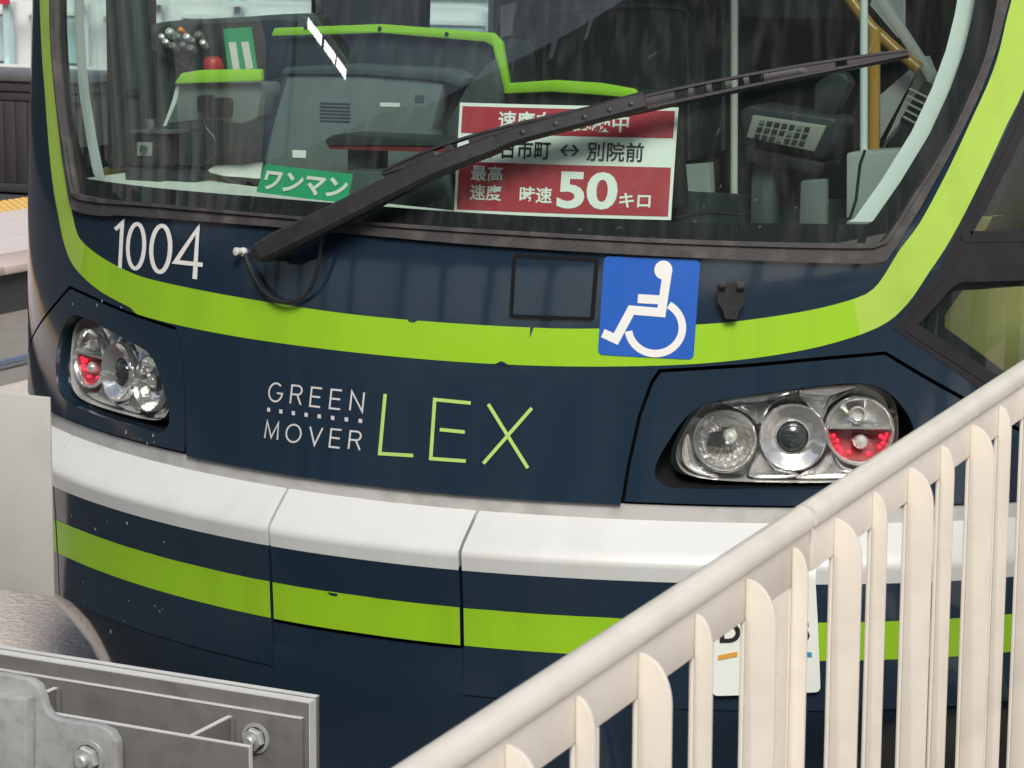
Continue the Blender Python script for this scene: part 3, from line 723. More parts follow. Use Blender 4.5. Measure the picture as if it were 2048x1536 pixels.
def headlight(mirror):
    def bld(mb, name, m, parent, smooth=True, auto=40):
        if mirror:
            mb.v = [(-x, y, z) for x, y, z in mb.v]; mb.f = [tuple(reversed(q)) for q in mb.f]
        return mb.build(name, m, parent, smooth=smooth, auto=auto)
    h = MB(); n = len(lamp_out)                  # deep tray
    a = [lw(p[0], p[1], 0.004) for p in lamp_out]; c = [lw(p[0] * 0.97, p[1] * 0.93, -0.07) for p in lamp_out]
    h.add(a + c, [(i, (i + 1) % n, n + (i + 1) % n, n + i) for i in range(n)] + [tuple(range(n, 2 * n))])
    tray = bld(h, "headlight", M['satin'], tram)
    tag(tray, "clear triple headlight by the fleet number with red outer lamp" if mirror else "clear triple headlight behind the cream fence with red outer lamp")
    # dark trough round the lamp
    q = MB(); ob = op if not mirror else op
    A = BODY(ob[:, 0], ob[:, 1], -0.04); k = len(A)
    Cn = []
    lo = np.array([lw(p[0], p[1], -0.03) for p in lamp_out])
    Bk = [A[i] * 0.25 + lo[int(np.argmin(np.linalg.norm(lo - A[i], axis=1)))] * 0.75 + (lo.mean(0) - A[i]) * 0.0 - Lz * 0.02 for i in range(k)]
    q.add(list(A) + Bk, [(i, (i + 1) % k, k + (i + 1) % k, k + i) for i in range(k)]); bld(q, "lamp_recess", M['black'], tray)
    ax = Lz
    # inner: reflector lamp with a bulb and shield
    u = units[0]; r = rr[0]; o = lw(u[0], u[1], 0)
    x = MB().lathe([(r, -0.012), (r, 0.0), (r * 0.94, 0.003), (r * 0.88, -0.004), (r * 0.84, -0.012)], o, ax, 40); bld(x, "lamp_ring", M['chrome'], tray)
    x = MB(); fac = 18
    for i, (r0, h0) in enumerate([(0.86, -0.010), (0.70, -0.030), (0.5, -0.045), (0.28, -0.055), (0.10, -0.058)]):
        for kk in range(fac):
            an = 2 * math.pi * (kk + (0.5 if i % 2 else 0)) / fac
            x.v.append(tuple(lw(u[0] + r * r0 * math.cos(an), u[1] + r * r0 * math.sin(an), h0)))
    for i in range(4):
        for kk in range(fac):
            k2 = (kk + 1) % fac; x.f.append((i * fac + kk, i * fac + k2, (i + 1) * fac + k2, (i + 1) * fac + kk)); x.m.append(0)
    x.f.append(tuple(4 * fac + kk for kk in range(fac))); x.m.append(0)
    bld(x, "reflector", M['chrome'], tray, smooth=False)
    x = MB().lathe([(0.016, -0.05), (0.016, -0.018), (0.011, -0.010), (0.001, -0.008)], lw(u[0] + 0.012, u[1] + 0.006, 0), ax, 16); bld(x, "bulb", M['satin'], tray)
    x = MB().prism([lw(u[0] - 0.036, u[1] - 0.012, -0.03), lw(u[0] - 0.006, u[1] - 0.016, -0.03), lw(u[0] - 0.002, u[1] + 0.018, -0.03), lw(u[0] - 0.03, u[1] + 0.014, -0.03)], ax * 0.012)
    bld(x, "bulb_shield", M['hooddark'], tray)
    # middle: projector
    u = units[1]; r = rr[1]; o = lw(u[0], u[1], 0.002)
    x = MB().lathe([(r, -0.03), (r, 0.0), (r * 0.97, 0.004), (r * 0.90, 0.003), (r * 0.66, -0.016), (r * 0.50, -0.018), (r * 0.47, -0.012), (r * 0.45, -0.02)], o, ax, 48); bld(x, "lamp_ring", M['chrome'], tray)
    x = MB().lathe([(r * 0.45, -0.020), (r * 0.41, -0.010), (r * 0.30, -0.004), (r * 0.15, -0.001), (0.0005, 0.0)], o, ax, 36); bld(x, "projector_lens", M['projector'], tray)
    # outer: upper clear half with bulb, lower red half
    u = units[2]; r = rr[2]
    x = MB().lathe([(r, -0.03), (r, 0.0), (r * 0.97, 0.004), (r * 0.90, 0.0), (r * 0.87, -0.01)], lw(u[0], u[1], 0.0), ax, 48); bld(x, "lamp_ring", M['chrome'], tray)
    def half(a0, a1, nm, m, base):
        x = MB(); NA = 20; prof = [(0.88, -0.006), (0.72, -0.022), (0.5, -0.034), (0.25, -0.042), (0.02, -0.044)]
        for (q0, h0) in prof:
            for i in range(NA + 1):
                an = R(a0 + (a1 - a0) * i / NA); x.v.append(tuple(lw(u[0] + r * q0 * math.cos(an), u[1] + base + r * q0 * math.sin(an), h0)))
        for i in range(4):
            for kk in range(NA): x.f.append((i * (NA + 1) + kk, i * (NA + 1) + kk + 1, (i + 1) * (NA + 1) + kk + 1, (i + 1) * (NA + 1) + kk)); x.m.append(0)
        return bld(x, nm, m, tray)
    half(2, 178, "reflector", M['chrome'], 0.006); half(182, 358, "red_reflector", M['redlens'], -0.002)
    x = MB().prism([lw(u[0] - r * 0.88, u[1] + 0.004, -0.045), lw(u[0] + r * 0.88, u[1] + 0.004, -0.045), lw(u[0] + r * 0.88, u[1] + 0.009, -0.045), lw(u[0] - r * 0.88, u[1] + 0.009, -0.045)], ax * 0.045); bld(x, "divider", M['chrome'], tray)
    x = MB().lathe([(0.017, -0.04), (0.017, -0.01), (0.013, -0.006), (0.012, -0.016), (0.001, -0.018)], lw(u[0] - 0.004, u[1] + 0.034, 0), ax, 18); bld(x, "bulb", M['satin'], tray)
    x = MB().lathe([(0.015, -0.04), (0.015, -0.012), (0.011, -0.006), (0.001, -0.004)], lw(u[0] + 0.004, u[1] - 0.024, 0), ax, 18); bld(x, "bulb", M['satin'], tray)
    for (da, db) in ((-0.052, -0.012), (-0.045, -0.022), (-0.044, -0.034), (-0.038, -0.040), (-0.036, -0.047), (0.045, -0.012), (0.052, -0.016), (0.050, -0.026), (0.042, -0.034), (0.058, -0.008), (-0.02, -0.045), (0.02, -0.048)):
        x = MB().lathe([(0.0005, 0.006), (0.0035, 0.004), (0.005, 0.0), (0.004, -0.006)], lw(u[0] + da, u[1] + db, -0.016), ax, 8)
        bld(x, "red_led", M['redlit'], tray)
    # smooth chrome infill with stepped edges between the round units
    for pxs, hgt in (([(1440, 806), (1520, 792), (1600, 782), (1545, 812), (1520, 850), (1490, 830)], -0.014), ([(1600, 782), (1716, 772), (1690, 792), (1660, 812), (1645, 840), (1618, 812)], -0.012),
                     ([(1500, 945), (1522, 905), (1555, 935), (1600, 950), (1580, 958), (1510, 958)], -0.012), ([(1600, 952), (1640, 930), (1665, 905), (1690, 935), (1740, 948), (1700, 958), (1600, 960)], -0.012),
                     ([(1365, 905), (1376, 865), (1385, 920), (1410, 945), (1440, 955), (1400, 950), (1372, 932)], -0.010)):
        q2 = lp(pxs); q2 = smooth_line(q2, 0.008, True); q3 = inset(q2, 0.004); k = len(q2); x = MB(); cm = q2.mean(0)
        x.add([lw(p[0], p[1], hgt - 0.03) for p in q2] + [lw(p[0], p[1], hgt - 0.004) for p in q2] + [lw(p[0], p[1], hgt) for p in q3] + [lw(cm[0], cm[1], hgt - 0.006)],
              [(i, (i + 1) % k, k + (i + 1) % k, k + i) for i in range(k)] + [(k + i, k + (i + 1) % k, 2 * k + (i + 1) % k, 2 * k + i) for i in range(k)] + [(2 * k + i, 2 * k + (i + 1) % k, 3 * k) for i in range(k)])
        bld(x, "chrome_infill", M['chrome'], tray)
    # clear cover, gently domed
    vs, fs, L2 = cdt([lamp_out], 0.02)
    x = MB(); cen = lamp_out.mean(0); ext = np.abs(lamp_out - cen).max(0)
    hh = [0.010 + 0.016 * max(0, 1 - ((p - cen) / ext) @ ((p - cen) / ext)) for p in vs]
    x.add([lw(p[0], p[1], q_) for p, q_ in zip(vs, hh)], [tuple(map(int, q_)) for q_ in fs])
    bld(x, "lens_cover", G_LAMP, tray, auto=80)
headlight(False); headlight(True)

# --- wiper
def skin_pts(px, off, dy=0.0):
    sf_ = Surf(P_body, -off, fade=0.8); q = sf_.px(px); return sf_(q[:, 0], q[:, 1]), sf_.nrm(q[:, 0], q[:, 1])
def loft_bar(mb, px, widths_px, off, th, n=40, mi=0):
    """flat bar following a pixel centre line, lying off the skin"""
    c = smooth_line(px, 20); k = len(c)
    wd = np.interp(np.linspace(0, 1, k), np.linspace(0, 1, len(widths_px)), widths_px)
    t = np.gradient(c, axis=0); t /= np.linalg.norm(t, axis=1, keepdims=True); nn = np.stack([-t[:, 1], t[:, 0]], -1)
    A, N = skin_pts(c + nn * wd[:, None] / 2, off); Bq, _ = skin_pts(c - nn * wd[:, None] / 2, off)
    N = N / np.linalg.norm(N, axis=1, keepdims=True)
    offs = np.interp(np.linspace(0, 1, k), np.linspace(0, 1, len(th)), th) if isinstance(th, (list, tuple)) else np.full(k, th)
    b = len(mb.v); rows = []
    for i in range(k):
        e = (A[i] - Bq[i]); h = N[i] * offs[i]
        rows += [Bq[i], Bq[i] + h * 0.75, Bq[i] + e * 0.15 + h, Bq[i] + e * 0.85 + h, A[i] + h * 0.75, A[i]]
    f = []
    for i in range(k - 1):
        for j in range(6): f.append((i * 6 + j, i * 6 + (j + 1) % 6, (i + 1) * 6 + (j + 1) % 6, (i + 1) * 6 + j))
    f += [tuple(range(6))[::-1], tuple((k - 1) * 6 + j for j in range(6))]
    mb.add(rows, f, mi); return mb
arm = MB(); loft_bar(arm, [(514, 514), (519, 511), (530, 506), (548, 497), (700, 422), (860, 343), (1000, 288)], [20, 32, 40, 46, 46, 45, 44, 43, 42, 40, 38, 37, 35], 0.050, [0.016, 0.028, 0.030, 0.028, 0.026, 0.024, 0.022])
wiper = arm.build("wiper", M['wiper'], tram, smooth=True, auto=30); tag(wiper, "long black windscreen wiper lying diagonally across the glass")
x = MB(); loft_bar(x, [(998, 289), (1040, 272), (1150, 242), (1220, 222), (1292, 203)], [30, 32, 33, 36, 37], 0.046, 0.020); x.build("arm_head", M['wiper'], wiper, smooth=True, auto=30)
x = MB(); P, N = skin_pts([(540, 503)], 0.052); x.lathe([(0.018, -0.06), (0.018, 0.0)], P[0], N[0], 20); x.build("pivot", M['wiper'], wiper, smooth=True)
for q in [(923, 318), (963, 300), (1045, 265), (1111, 248), (1168, 234), (1219, 220), (1262, 208)]:
    P, N = skin_pts([q], 0.0655); MB().lathe([(0.0055, 0.0), (0.0055, 0.0025), (0.003, 0.004), (0.0003, 0.0042)], P[0], N[0], 10).build("rivet", M['wiper'], wiper, smooth=True)
# blade frame: two long flanges with bridges so that the slots are open
bl = [(770, 346), (860, 312), (960, 280), (1100, 246), (1290, 206), (1400, 182), (1560, 150), (1700, 125), (1815, 105)]
blc = smooth_line(bl, 30); tt = np.gradient(blc, axis=0); tt /= np.linalg.norm(tt, axis=1, keepdims=True); nn_ = np.stack([-tt[:, 1], tt[:, 0]], -1)
hw = np.interp(blc[:, 0], [770, 860, 1000, 1400, 1600, 1740, 1815], [3, 9, 11, 12, 10, 7, 4])
blade = MB(); loft_bar(blade, blc - nn_ * hw[:, None], [6, 7, 7, 7, 6], 0.026, 0.010)
bo = blade.build("blade_frame", M['wiper'], wiper, smooth=True, auto=30)
x = MB(); loft_bar(x, blc + nn_ * hw[:, None], [6, 7, 8, 7, 6], 0.026, 0.010); x.build("blade_flange", M['wiper'], wiper, smooth=True, auto=30)
x = MB(); loft_bar(x, blc + nn_ * (hw[:, None] + 5), [5, 6, 6, 6, 5], 0.002, 0.024); x.build("rubber_edge", M['blackplastic'], wiper, smooth=True, auto=30)
slots = [(872, 893), (906, 940), (1350, 1378), (1389, 1414), (1425, 1452), (1463, 1488), (1499, 1525), (1670, 1694)]
edges = [770] + [v for q in slots for v in q] + [1815]
for i in range(0, len(edges), 2):
    a, b = edges[i], edges[i + 1]
    seg = blc[(blc[:, 0] > a) & (blc[:, 0] < b)]
    ya = [np.interp(a, blc[:, 0], blc[:, 1]), np.interp(b, blc[:, 0], blc[:, 1])]
    cl = np.concatenate([[(a, ya[0])], seg, [(b, ya[1])]])
    x = MB(); loft_bar(x, cl, list(2 * np.interp(cl[:, 0], blc[:, 0], hw)), 0.027, 0.007); x.build("blade_bridge", M['wiper'], wiper, smooth=True, auto=30)
# washer hose and nozzle
hc = smooth_line([(490, 508), (502, 540), (524, 578), (552, 600), (585, 604), (615, 585), (632, 548), (640, 510), (644, 470)], 8)
ho = np.interp(np.linspace(0, 1, len(hc)), [0, .15, .5, .85, 1], [0.006, 0.012, 0.016, 0.03, 0.05])
P = [skin_pts([a], c)[0][0] for a, c in zip(hc, ho)]
MB().tube(P, 0.0045, 8).build("washer_hose", M['blackplastic'], tram, smooth=True)
P, N = skin_pts([(488, 504)], 0.0)
MB().lathe([(0.010, 0), (0.010, 0.006), (0.006, 0.008), (0.006, 0.018), (0.009, 0.019), (0.009, 0.026), (0.001, 0.028)], P[0], N[0], 12).build("hose_nozzle", M['steeledge'], tram, smooth=True)

# --- dried splashes on the corner
for i in range(52):
    if i < 34: pxy = (rnd.uniform(112, 330), rnd.uniform(950, 1270)); sf_ = BUMP
    else: pxy = (rnd.uniform(110, 330), rnd.uniform(600, 640) if i < 38 else rnd.uniform(860, 900)); sf_ = BODY
    c = sf_.px([pxy])[0]
    if sf_ is BUMP and c[1] > 0.61: continue
    r0 = rnd.choice([0.0012, 0.0015, 0.002, 0.0032]); lp_ = [(c[0] + r0 * 1.2 * (1 + .35 * rnd.uniform(-1, 1)) * math.cos(a), c[1] + r0 * 1.4 * (1 + .35 * rnd.uniform(-1, 1)) * math.sin(a)) for a in np.linspace(0, 2 * math.pi, 9)[:-1]]
    flat_on("dried_splash", sf_, lp_, [tuple(range(8))], lambda a: a, M['speck'], tram, 0.0014)

# ------------------------------------------------------------------ cab interior
def prism_y(px, Y, depth, name, m, parent, bevel=0.0, smooth=False):
    P = at_y(px, Y); return MB().prism(P, (0, depth, 0)).build(name, m, parent, bevel=bevel)
INN = Surf(P_body, 0.035, fade=0.8)
# shelf behind the glass
sh = MB(); ss = np.linspace(-1.15, 1.15, 60); x, _y = plan(ss); Pf = INN(ss, 0 * ss + 1.325)
top = [(p[0], p[1], 1.318) for p in Pf]; bk = [(p[0], min(0.97, p[1] + float(np.interp(p[0], [-1, -0.5, 0.2, 1.2], [0.34, 0.30, 0.13, 0.085]))), 1.318) for p in Pf]; low = [(p[0], p[1] + 0.01, 1.0) for p in Pf]
n = len(top); sh.add(top + bk + low, [(i, i + 1, n + i + 1, n + i) for i in range(n - 1)] + [(i, 2 * n + i, 2 * n + i + 1, i + 1) for i in range(n - 1)])
sh.build("dash_shelf", M['cabwhite'], tram)
MB().box(-0.92, 0.92, 0.98, 1.02, 0.3, 1.318).build("dash_bulkhead", M['cabdark'], tram)
MB().box(-1.36, 1.36, 0.9, 5.2, 0.30, 0.34).build("cab_floor", M['cabdark'], tram)
MB().box(-1.38, 1.38, 5.1, 5.2, 0.34, 2.9).build("rear_bulkhead", M['cabdark'], tram)
rf = MB(); xs = np.linspace(-2.9, 2.9, 80); P = BODY(xs, 0 * xs + 2.93); n = len(P)
rf.add([tuple(p) for p in P] + [(p[0], 5.2, 2.93) for p in P], [(i, i + 1, n + i + 1, n + i) for i in range(n - 1)])
rf.add([(p[0] * 0.96, p[1] * 0.96 + 0.05, 3.05) for p in P] + [(p[0] * 0.96, 5.2, 3.05) for p in P], [(i, i + 1, n + i + 1, n + i) for i in range(n - 1)])
rf.add([tuple(p) for p in P] + [(p[0] * 0.96, p[1] * 0.96 + 0.05, 3.05) for p in P], [(i, i + 1, n + i + 1, n + i) for i in range(n - 1)])
rf.build("roof", M['cabwhite'], tram)
# interior skins of the flanks (pale grey panels between the windows)
for sg in (-1, 1):
    MB().box(sg * 1.34 - 0.01, sg * 1.34 + 0.01, 2.14, 2.77, 0.34, 2.9).build("wall_panel", M['cabgrey'], tram)
    MB().box(sg * 1.35 - 0.008, sg * 1.35 + 0.008, 1.0, 2.13, 0.34, 0.98).build("wall_panel", M['olive'], tram)
    MB().box(sg * 1.34 - 0.01, sg * 1.34 + 0.01, 3.32, 5.1, 0.34, 2.9).build("wall_panel", M['cabgrey'], tram)
for sg in (-1, 1):
    MB().prism([(sg * 0.95, 0.99, 0.35), (sg * 1.34, 0.99, 0.35), (sg * 1.34, 0.99, 1.30), (sg * 0.95, 0.99, 1.30)], (0, 0.05, 0)).build("corner_panel", M['olive'], tram, bevel=0.01)
# main instrument hood
hood = prism_y([(516, 132), (543, 76), (760, 66), (985, 86), (1008, 180), (1008, 420), (505, 420), (560, 155)], 0.74, 0.22, "instrument_hood", M['hooddark'], tram, bevel=0.012)
prism_y([(541, 72), (548, 56), (760, 48), (985, 66), (1002, 84), (1020, 186), (1008, 188), (984, 92), (970, 84), (760, 66), (552, 72)], 0.72, 0.018, "lime_trim", M['limetrim'], hood, bevel=0.003)
prism_y([(566, 152), (600, 148), (840, 156), (888, 168), (862, 262), (905, 420), (512, 420), (520, 340)], 0.69, 0.06, "lower_panel", M['hoodpale'], hood, bevel=0.008)
prism_y([(556, 150), (566, 134), (700, 128), (900, 138), (930, 156), (922, 176), (884, 164), (720, 150)], 0.68, 0.07, "visor_ridge", M['hood'], hood, bevel=0.01)
prism_y([(930, 175), (985, 115), (1000, 175), (1000, 420), (915, 420), (890, 250)], 0.70, 0.05, "side_cheek", M['hood'], hood, bevel=0.01)
for q in ((612, 54), (760, 57), (894, 68)):
    P = at_y([q], 0.72)[0]; MB().lathe([(0.005, 0), (0.005, 0.003), (0.001, 0.004)], P, (0, -1, 0), 10).build("screw", M['blackplastic'], hood)
h2 = prism_y([(1014, 186), (1100, 182), (1200, 186), (1280, 196), (1300, 430), (1014, 430)], 0.72, 0.25, "instrument_hood", M['hooddark'], tram, bevel=0.01)
prism_y([(1008, 188), (1018, 166), (1110, 160), (1200, 166), (1268, 178), (1280, 198), (1190, 190), (1100, 184)], 0.70, 0.018, "lime_trim", M['limetrim'], h2, bevel=0.004)
h3 = prism_y([(354, 166), (515, 166), (522, 186), (514, 236), (480, 248), (440, 241), (400, 240), (330, 250)], 0.66, 0.16, "side_hood", M['hoodpale'], tram, bevel=0.006)
prism_y([(346, 168), (362, 146), (400, 140), (520, 138), (522, 162)], 0.64, 0.018, "lime_trim", M['limetrim'], h3, bevel=0.004)
prism_y([(326, 252), (345, 200), (352, 172), (358, 172), (352, 205), (332, 252)], 0.655, 0.02, "edge_trim", M['pillar'], h3)
for a, b in (((393, 190), (420, 225)), ((415, 196), (456, 236))):
    cab = prism_y(rounded([a, (b[0], a[1]), b, (a[0], b[1])], 8, 3), 0.635, 0.025, "plug", M['blackplastic'], h3, bevel=0.003)
for c0 in ([(405, 226), (412, 255), (430, 280), (425, 310), (400, 330)], [(430, 236), (434, 270), (432, 300), (415, 322), (395, 335)]):
    MB().tube(at_y(smooth_line(c0, 6), 0.62), 0.003, 6).build("plug_cable", M['blackplastic'], h3, smooth=True)
for k in range(6):
    prism_y([(640, 205 + k * 7), (700, 207 + k * 7), (700, 209.5 + k * 7), (640, 207.5 + k * 7)], 0.688, 0.004, "vent_slot", M['hooddark'], hood)
for q, m_ in (([(760, 205), (800, 206), (799, 214), (760, 213)], 'letter'), ([(585, 300), (612, 301), (611, 316), (585, 315)], 'paper'), ([(830, 190), (848, 191), (847, 205), (830, 204)], 'hood')):
    prism_y(q, 0.6885, 0.0035, "label_sticker", M[m_], hood)
MB().tube(at_y(smooth_line([(528, 330), (545, 250), (568, 168), (572, 152)], 8), 0.688), 0.0025, 6).build("panel_seam", M['hooddark'], hood, smooth=True)
for c0, Y in (([(392, 352), (430, 350), (470, 366), (500, 378), (560, 392)], 0.62), ([(372, 340), (410, 346), (450, 356), (480, 374), (510, 380)], 0.66), ([(1352, 436), (1420, 426), (1480, 430), (1500, 424)], 0.55)):
    MB().tube(at_y(smooth_line(c0, 8), Y), 0.0035, 6).build("loose_cable", M['blackplastic'], tram, smooth=True)
# driver's control panel
cp = prism_y(smooth_line([(282, 78), (300, 52), (340, 42), (480, 34), (585, 28), (615, 40), (600, 110), (560, 170), (420, 160), (350, 125), (300, 98)], 10, True), 0.93, 0.10, "control_panel", M['hood'], tram, bevel=0.008)
prism_y(smooth_line([(300, 72), (318, 58), (345, 52), (480, 44), (580, 40), (590, 60), (560, 150), (430, 148), (350, 114), (312, 90)], 10, True), 0.925, 0.01, "panel_face", M['hooddark'], cp, bevel=0.002)
for k, q in enumerate([(345, 72), (356, 84), (368, 68), (380, 82), (392, 90), (372, 98), (338, 92), (352, 100), (403, 78), (412, 94), (388, 104), (362, 80), (330, 82)]):
    P = at_y([q], 0.925)[0]; r0 = rnd.uniform(0.008, 0.014)
    MB().lathe([(r0, 0), (r0, 0.02), (r0 * 0.8, 0.026), (0.001, 0.028)], P, (0.1, -0.8, 0.5), 12).build("knob", M['orangeknob'] if k == 2 else (M['hoodpale'] if k % 3 else M['satin']), cp, smooth=True)
P = at_y([(428, 136)], 0.88)[0]
MB().lathe([(0.024, 0), (0.026, 0.012), (0.023, 0.030), (0.018, 0.036), (0.001, 0.037)], P - np.array([0, 0, 0.01]), (0, -0.2, 1), 18).build("emergency_knob", M['redknob'], cp, smooth=True)
prism_y([(276, 80), (290, 100), (350, 130), (420, 165), (560, 175), (560, 330), (276, 330)], 0.96, 0.05, "console_side", M['cabdark'], cp)
# lone posts and pillars
prism_y([(206, -160), (270, -160), (274, 330), (214, 340)], 0.86, 0.10, "door_pillar", M['cabdark'], tram, bevel=0.01)
prism_y([(250, 178), (275, 178), (275, 190), (250, 190)], 0.85, 0.02, "pillar_clip", M['blackplastic'], tram)
# driver's seat
seat = prism_y(rounded([(962, 120), (980, 60), (1020, 10), (1075, -40), (1380, -50), (1440, 0), (1455, 120), (1440, 320), (1010, 320)], 40), 1.5, 0.16, "driver_seat", M['seat'], tram, bevel=0.03)
prism_y(rounded([(1060, 330), (1060, 60), (1100, 10), (1370, 0), (1395, 60), (1400, 330)], 30), 1.47, 0.06, "seat_cushion", M['cabdark'], seat, bevel=0.02)
prism_y([(1002, 12), (1030, 4), (1022, 70), (1000, 76)], 1.49, 0.02, "seat_lever", M['cabgrey'], seat)
for c0 in ([(1090, 320), (1092, 70), (1125, 24), (1350, 16), (1372, 66), (1378, 320)],):
    MB().tube(at_y(smooth_line(c0, 12), 1.468), 0.006, 8).build("seat_piping", M['hood'], seat, smooth=True)
# saloon partition and poles behind the driver
pt = MB().box(-0.40, 1.36, 2.60, 2.63, 0.34, 2.9).build("saloon_partition", M['cabdark'], tram)  # blotchy green stands in for trees mirrored in the windscreen
def pole(px, Y, r, nm, m, par=None): return MB().tube(at_y(px, Y), r, 12).build(nm, m, par or tram, smooth=True)
pole([(1469, -80), (1468, 460)], 1.25, 0.009, "grab_pole", M['cabgrey'])
pole([(1446, -60), (1446, 300)], 1.40, 0.006, "grab_pole", M['hood'])
pole([(1748, 60), (1746, 470)], 1.02, 0.015, "handrail", M['yellow'])
pole([(1672, -40), (1740, 52), (1792, 100), (1838, 138)], 1.10, 0.014, "handrail", M['yellow'])
pole([(1728, -60), (1727, 440)], 0.95, 0.009, "screen_post", M['pillar'])
prism_y([(1722, -40), (1745, -40), (1866, 148), (1858, 168)], 1.12, 0.03, "sloping_ledge", M['cabgrey'], tram, bevel=0.004)
prism_y([(1470, -80), (1722, -80), (1722, 40), (1470, 32)], 1.28, 0.008, "driver_screen", G_SIDE, tram)
prism_y([(1762, -60), (1806, -60), (1806, 70), (1796, 76), (1740, 10)], 1.25, 0.02, "door_window_board", M['storewhite'], tram)
prism_y([(1760, 190), (1850, 112), (1870, 160), (1748, 310), (1760, 300)], 1.15, 0.04, "side_console", M['cabgrey'], tram, bevel=0.006)
vent = prism_y([(1800, 240), (1846, 165), (1868, 175), (1868, 330), (1800, 330)], 1.12, 0.03, "heater_vent", M['cabdark'], tram)
for k in range(5):
    prism_y([(1806 + k * 3, 232 - k * 14), (1862, 262 - k * 16), (1862, 265 - k * 16), (1806 + k * 3, 235 - k * 14)], 1.105, 0.012, "vent_slat", M['cabgrey'], vent)
prism_y([(1692, 306), (1800, 300), (1802, 640), (1690, 640)], 0.90, 0.12, "pale_cabinet", M['cabinet'], tram, bevel=0.006)
prism_y([(1600, 362), (1650, 358), (1650, 620), (1592, 620)], 0.84, 0.03, "switch_box", M['hoodpale'], tram, bevel=0.006)
prism_y([(1366, 330), (1418, 326), (1424, 440), (1360, 440)], 1.3, 0.03, "door_step_panel", M['cabinet'], tram)
pole([(1730, 300), (1720, 330), (1712, 400), (1700, 436), (1670, 447)], 0.78, 0.0035, "loose_cable", M['blackplastic'])

# ================================================================== things lying or standing in the cab
def on_glass(dy): return Surf(P_body, dy, fade=0.8)
GP = on_glass(0.045)
root = empty("speed_placard", tuple(GP(0.40, 1.40))); tag(root, "red and white speed test placard reading 50 behind the windscreen", "placard")
def rel(o, p):
    o.parent = p; o.matrix_parent_inverse = Matrix.Translation(-Vector(p.location)); return o
qd = quad(GP.px([(908, 425), (1342, 440), (1357, 215), (920, 205)]))
def rect(u0, v0, u1, v1): return qd(np.array([(u0, v0), (u1, v0), (u1, v1), (u0, v1)]))
rel(skin("board", GP, [rect(0, 0, 1, 1)], M['paper'], None, off=0, th=0.003, res=0.04), root)
rel(skin("red_band", GP, [rect(0.014, 0.03, 0.986, 0.465)], M['red'], None, off=0.0008, res=0.04), root)
rel(skin("red_band", GP, [rect(0.014, 0.725, 0.986, 0.968)], M['red'], None, off=0.0008, res=0.04), root)
def ptxt(body, u0, v0, u1, v1, m, wgt):
    v, f = text2d(body, wgt); a = np.array([u0, v0]); b = np.array([u1, v1])
    rel(flat_on("print", GP, v, f, lambda w_: qd(a + w_ * (b - a)), m, None, 0.0016), root)
ptxt("速度向上試験中", 0.19, 0.765, 0.785, 0.935, M['paper'], 0.018)
ptxt("十日市町", 0.125, 0.505, 0.44, 0.68, M['ink'], 0.014); ptxt("別院前", 0.605, 0.505, 0.86, 0.68, M['ink'], 0.014)
av, af = strokes([([(0.49, 0.595), (0.565, 0.595)], False), ([(0.515, 0.645), (0.49, 0.595), (0.515, 0.545)], False), ([(0.54, 0.645), (0.565, 0.595), (0.54, 0.545)], False)], 0.011)
rel(flat_on("print", GP, av, af, qd, M['ink'], None, 0.0016), root)
ptxt("最高", 0.075, 0.295, 0.225, 0.435, M['paper'], 0.016); ptxt("速度", 0.075, 0.12, 0.225, 0.265, M['paper'], 0.016)
ptxt("時速", 0.31, 0.115, 0.46, 0.26, M['paper'], 0.020); ptxt("50", 0.482, 0.075, 0.755, 0.41, M['paper'], 0.030); ptxt("キロ", 0.765, 0.10, 0.905, 0.23, M['paper'], 0.020)

GQ = on_glass(0.07)
root = empty("conductor_sign", tuple(GQ(-0.25, 1.36))); tag(root, "small green sign with white katakana lettering leaning on the dash", "sign")
qd2 = quad(GQ.px([(512, 384), (692, 406), (706, 348), (531, 328)]))
rel(skin("board", GQ, [rounded(qd2(np.array([(0, 0), (1, 0), (1, 1), (0, 1)])), 0.006)], M['signgreen'], None, th=0.003, res=0.04), root)
v, f = text2d("ワンマン", 0.035); rel(flat_on("print", GQ, v, f, lambda w_: qd2(np.array([0.05, 0.12]) + w_ * np.array([0.93, 0.70])), M['letter'], None, 0.0016), root)

def thing(name, label, cat, px, Y):
    P = at_y([px], Y)[0]; o = empty(name, tuple(P)); tag(o, label, cat); return o
def pry(root, px, Y, depth, name, m, bevel=0.0):
    return rel(prism_y(px, Y, depth, name, m, None, bevel=bevel), root)
# small display on a stand with a dark red bar
t = thing("display_stand", "dark slim display with a red strip on a grey stand behind the glass", "display", (725, 405), 0.50)
pry(t, rounded([(650, 280), (662, 270), (925, 282), (930, 292), (652, 290)], 3, 2), 0.47, 0.14, "top_bar", M['hooddark'], 0.003)
pry(t, [(654, 291), (926, 294), (922, 306), (660, 298)], 0.475, 0.12, "red_strip", M['darkred'])
pry(t, [(694, 296), (752, 298), (752, 345), (694, 342)], 0.50, 0.06, "neck", M['hooddark'], 0.004)
pry(t, [(690, 340), (768, 344), (768, 424), (682, 420)], 0.44, 0.14, "base", M['hood'], 0.006)
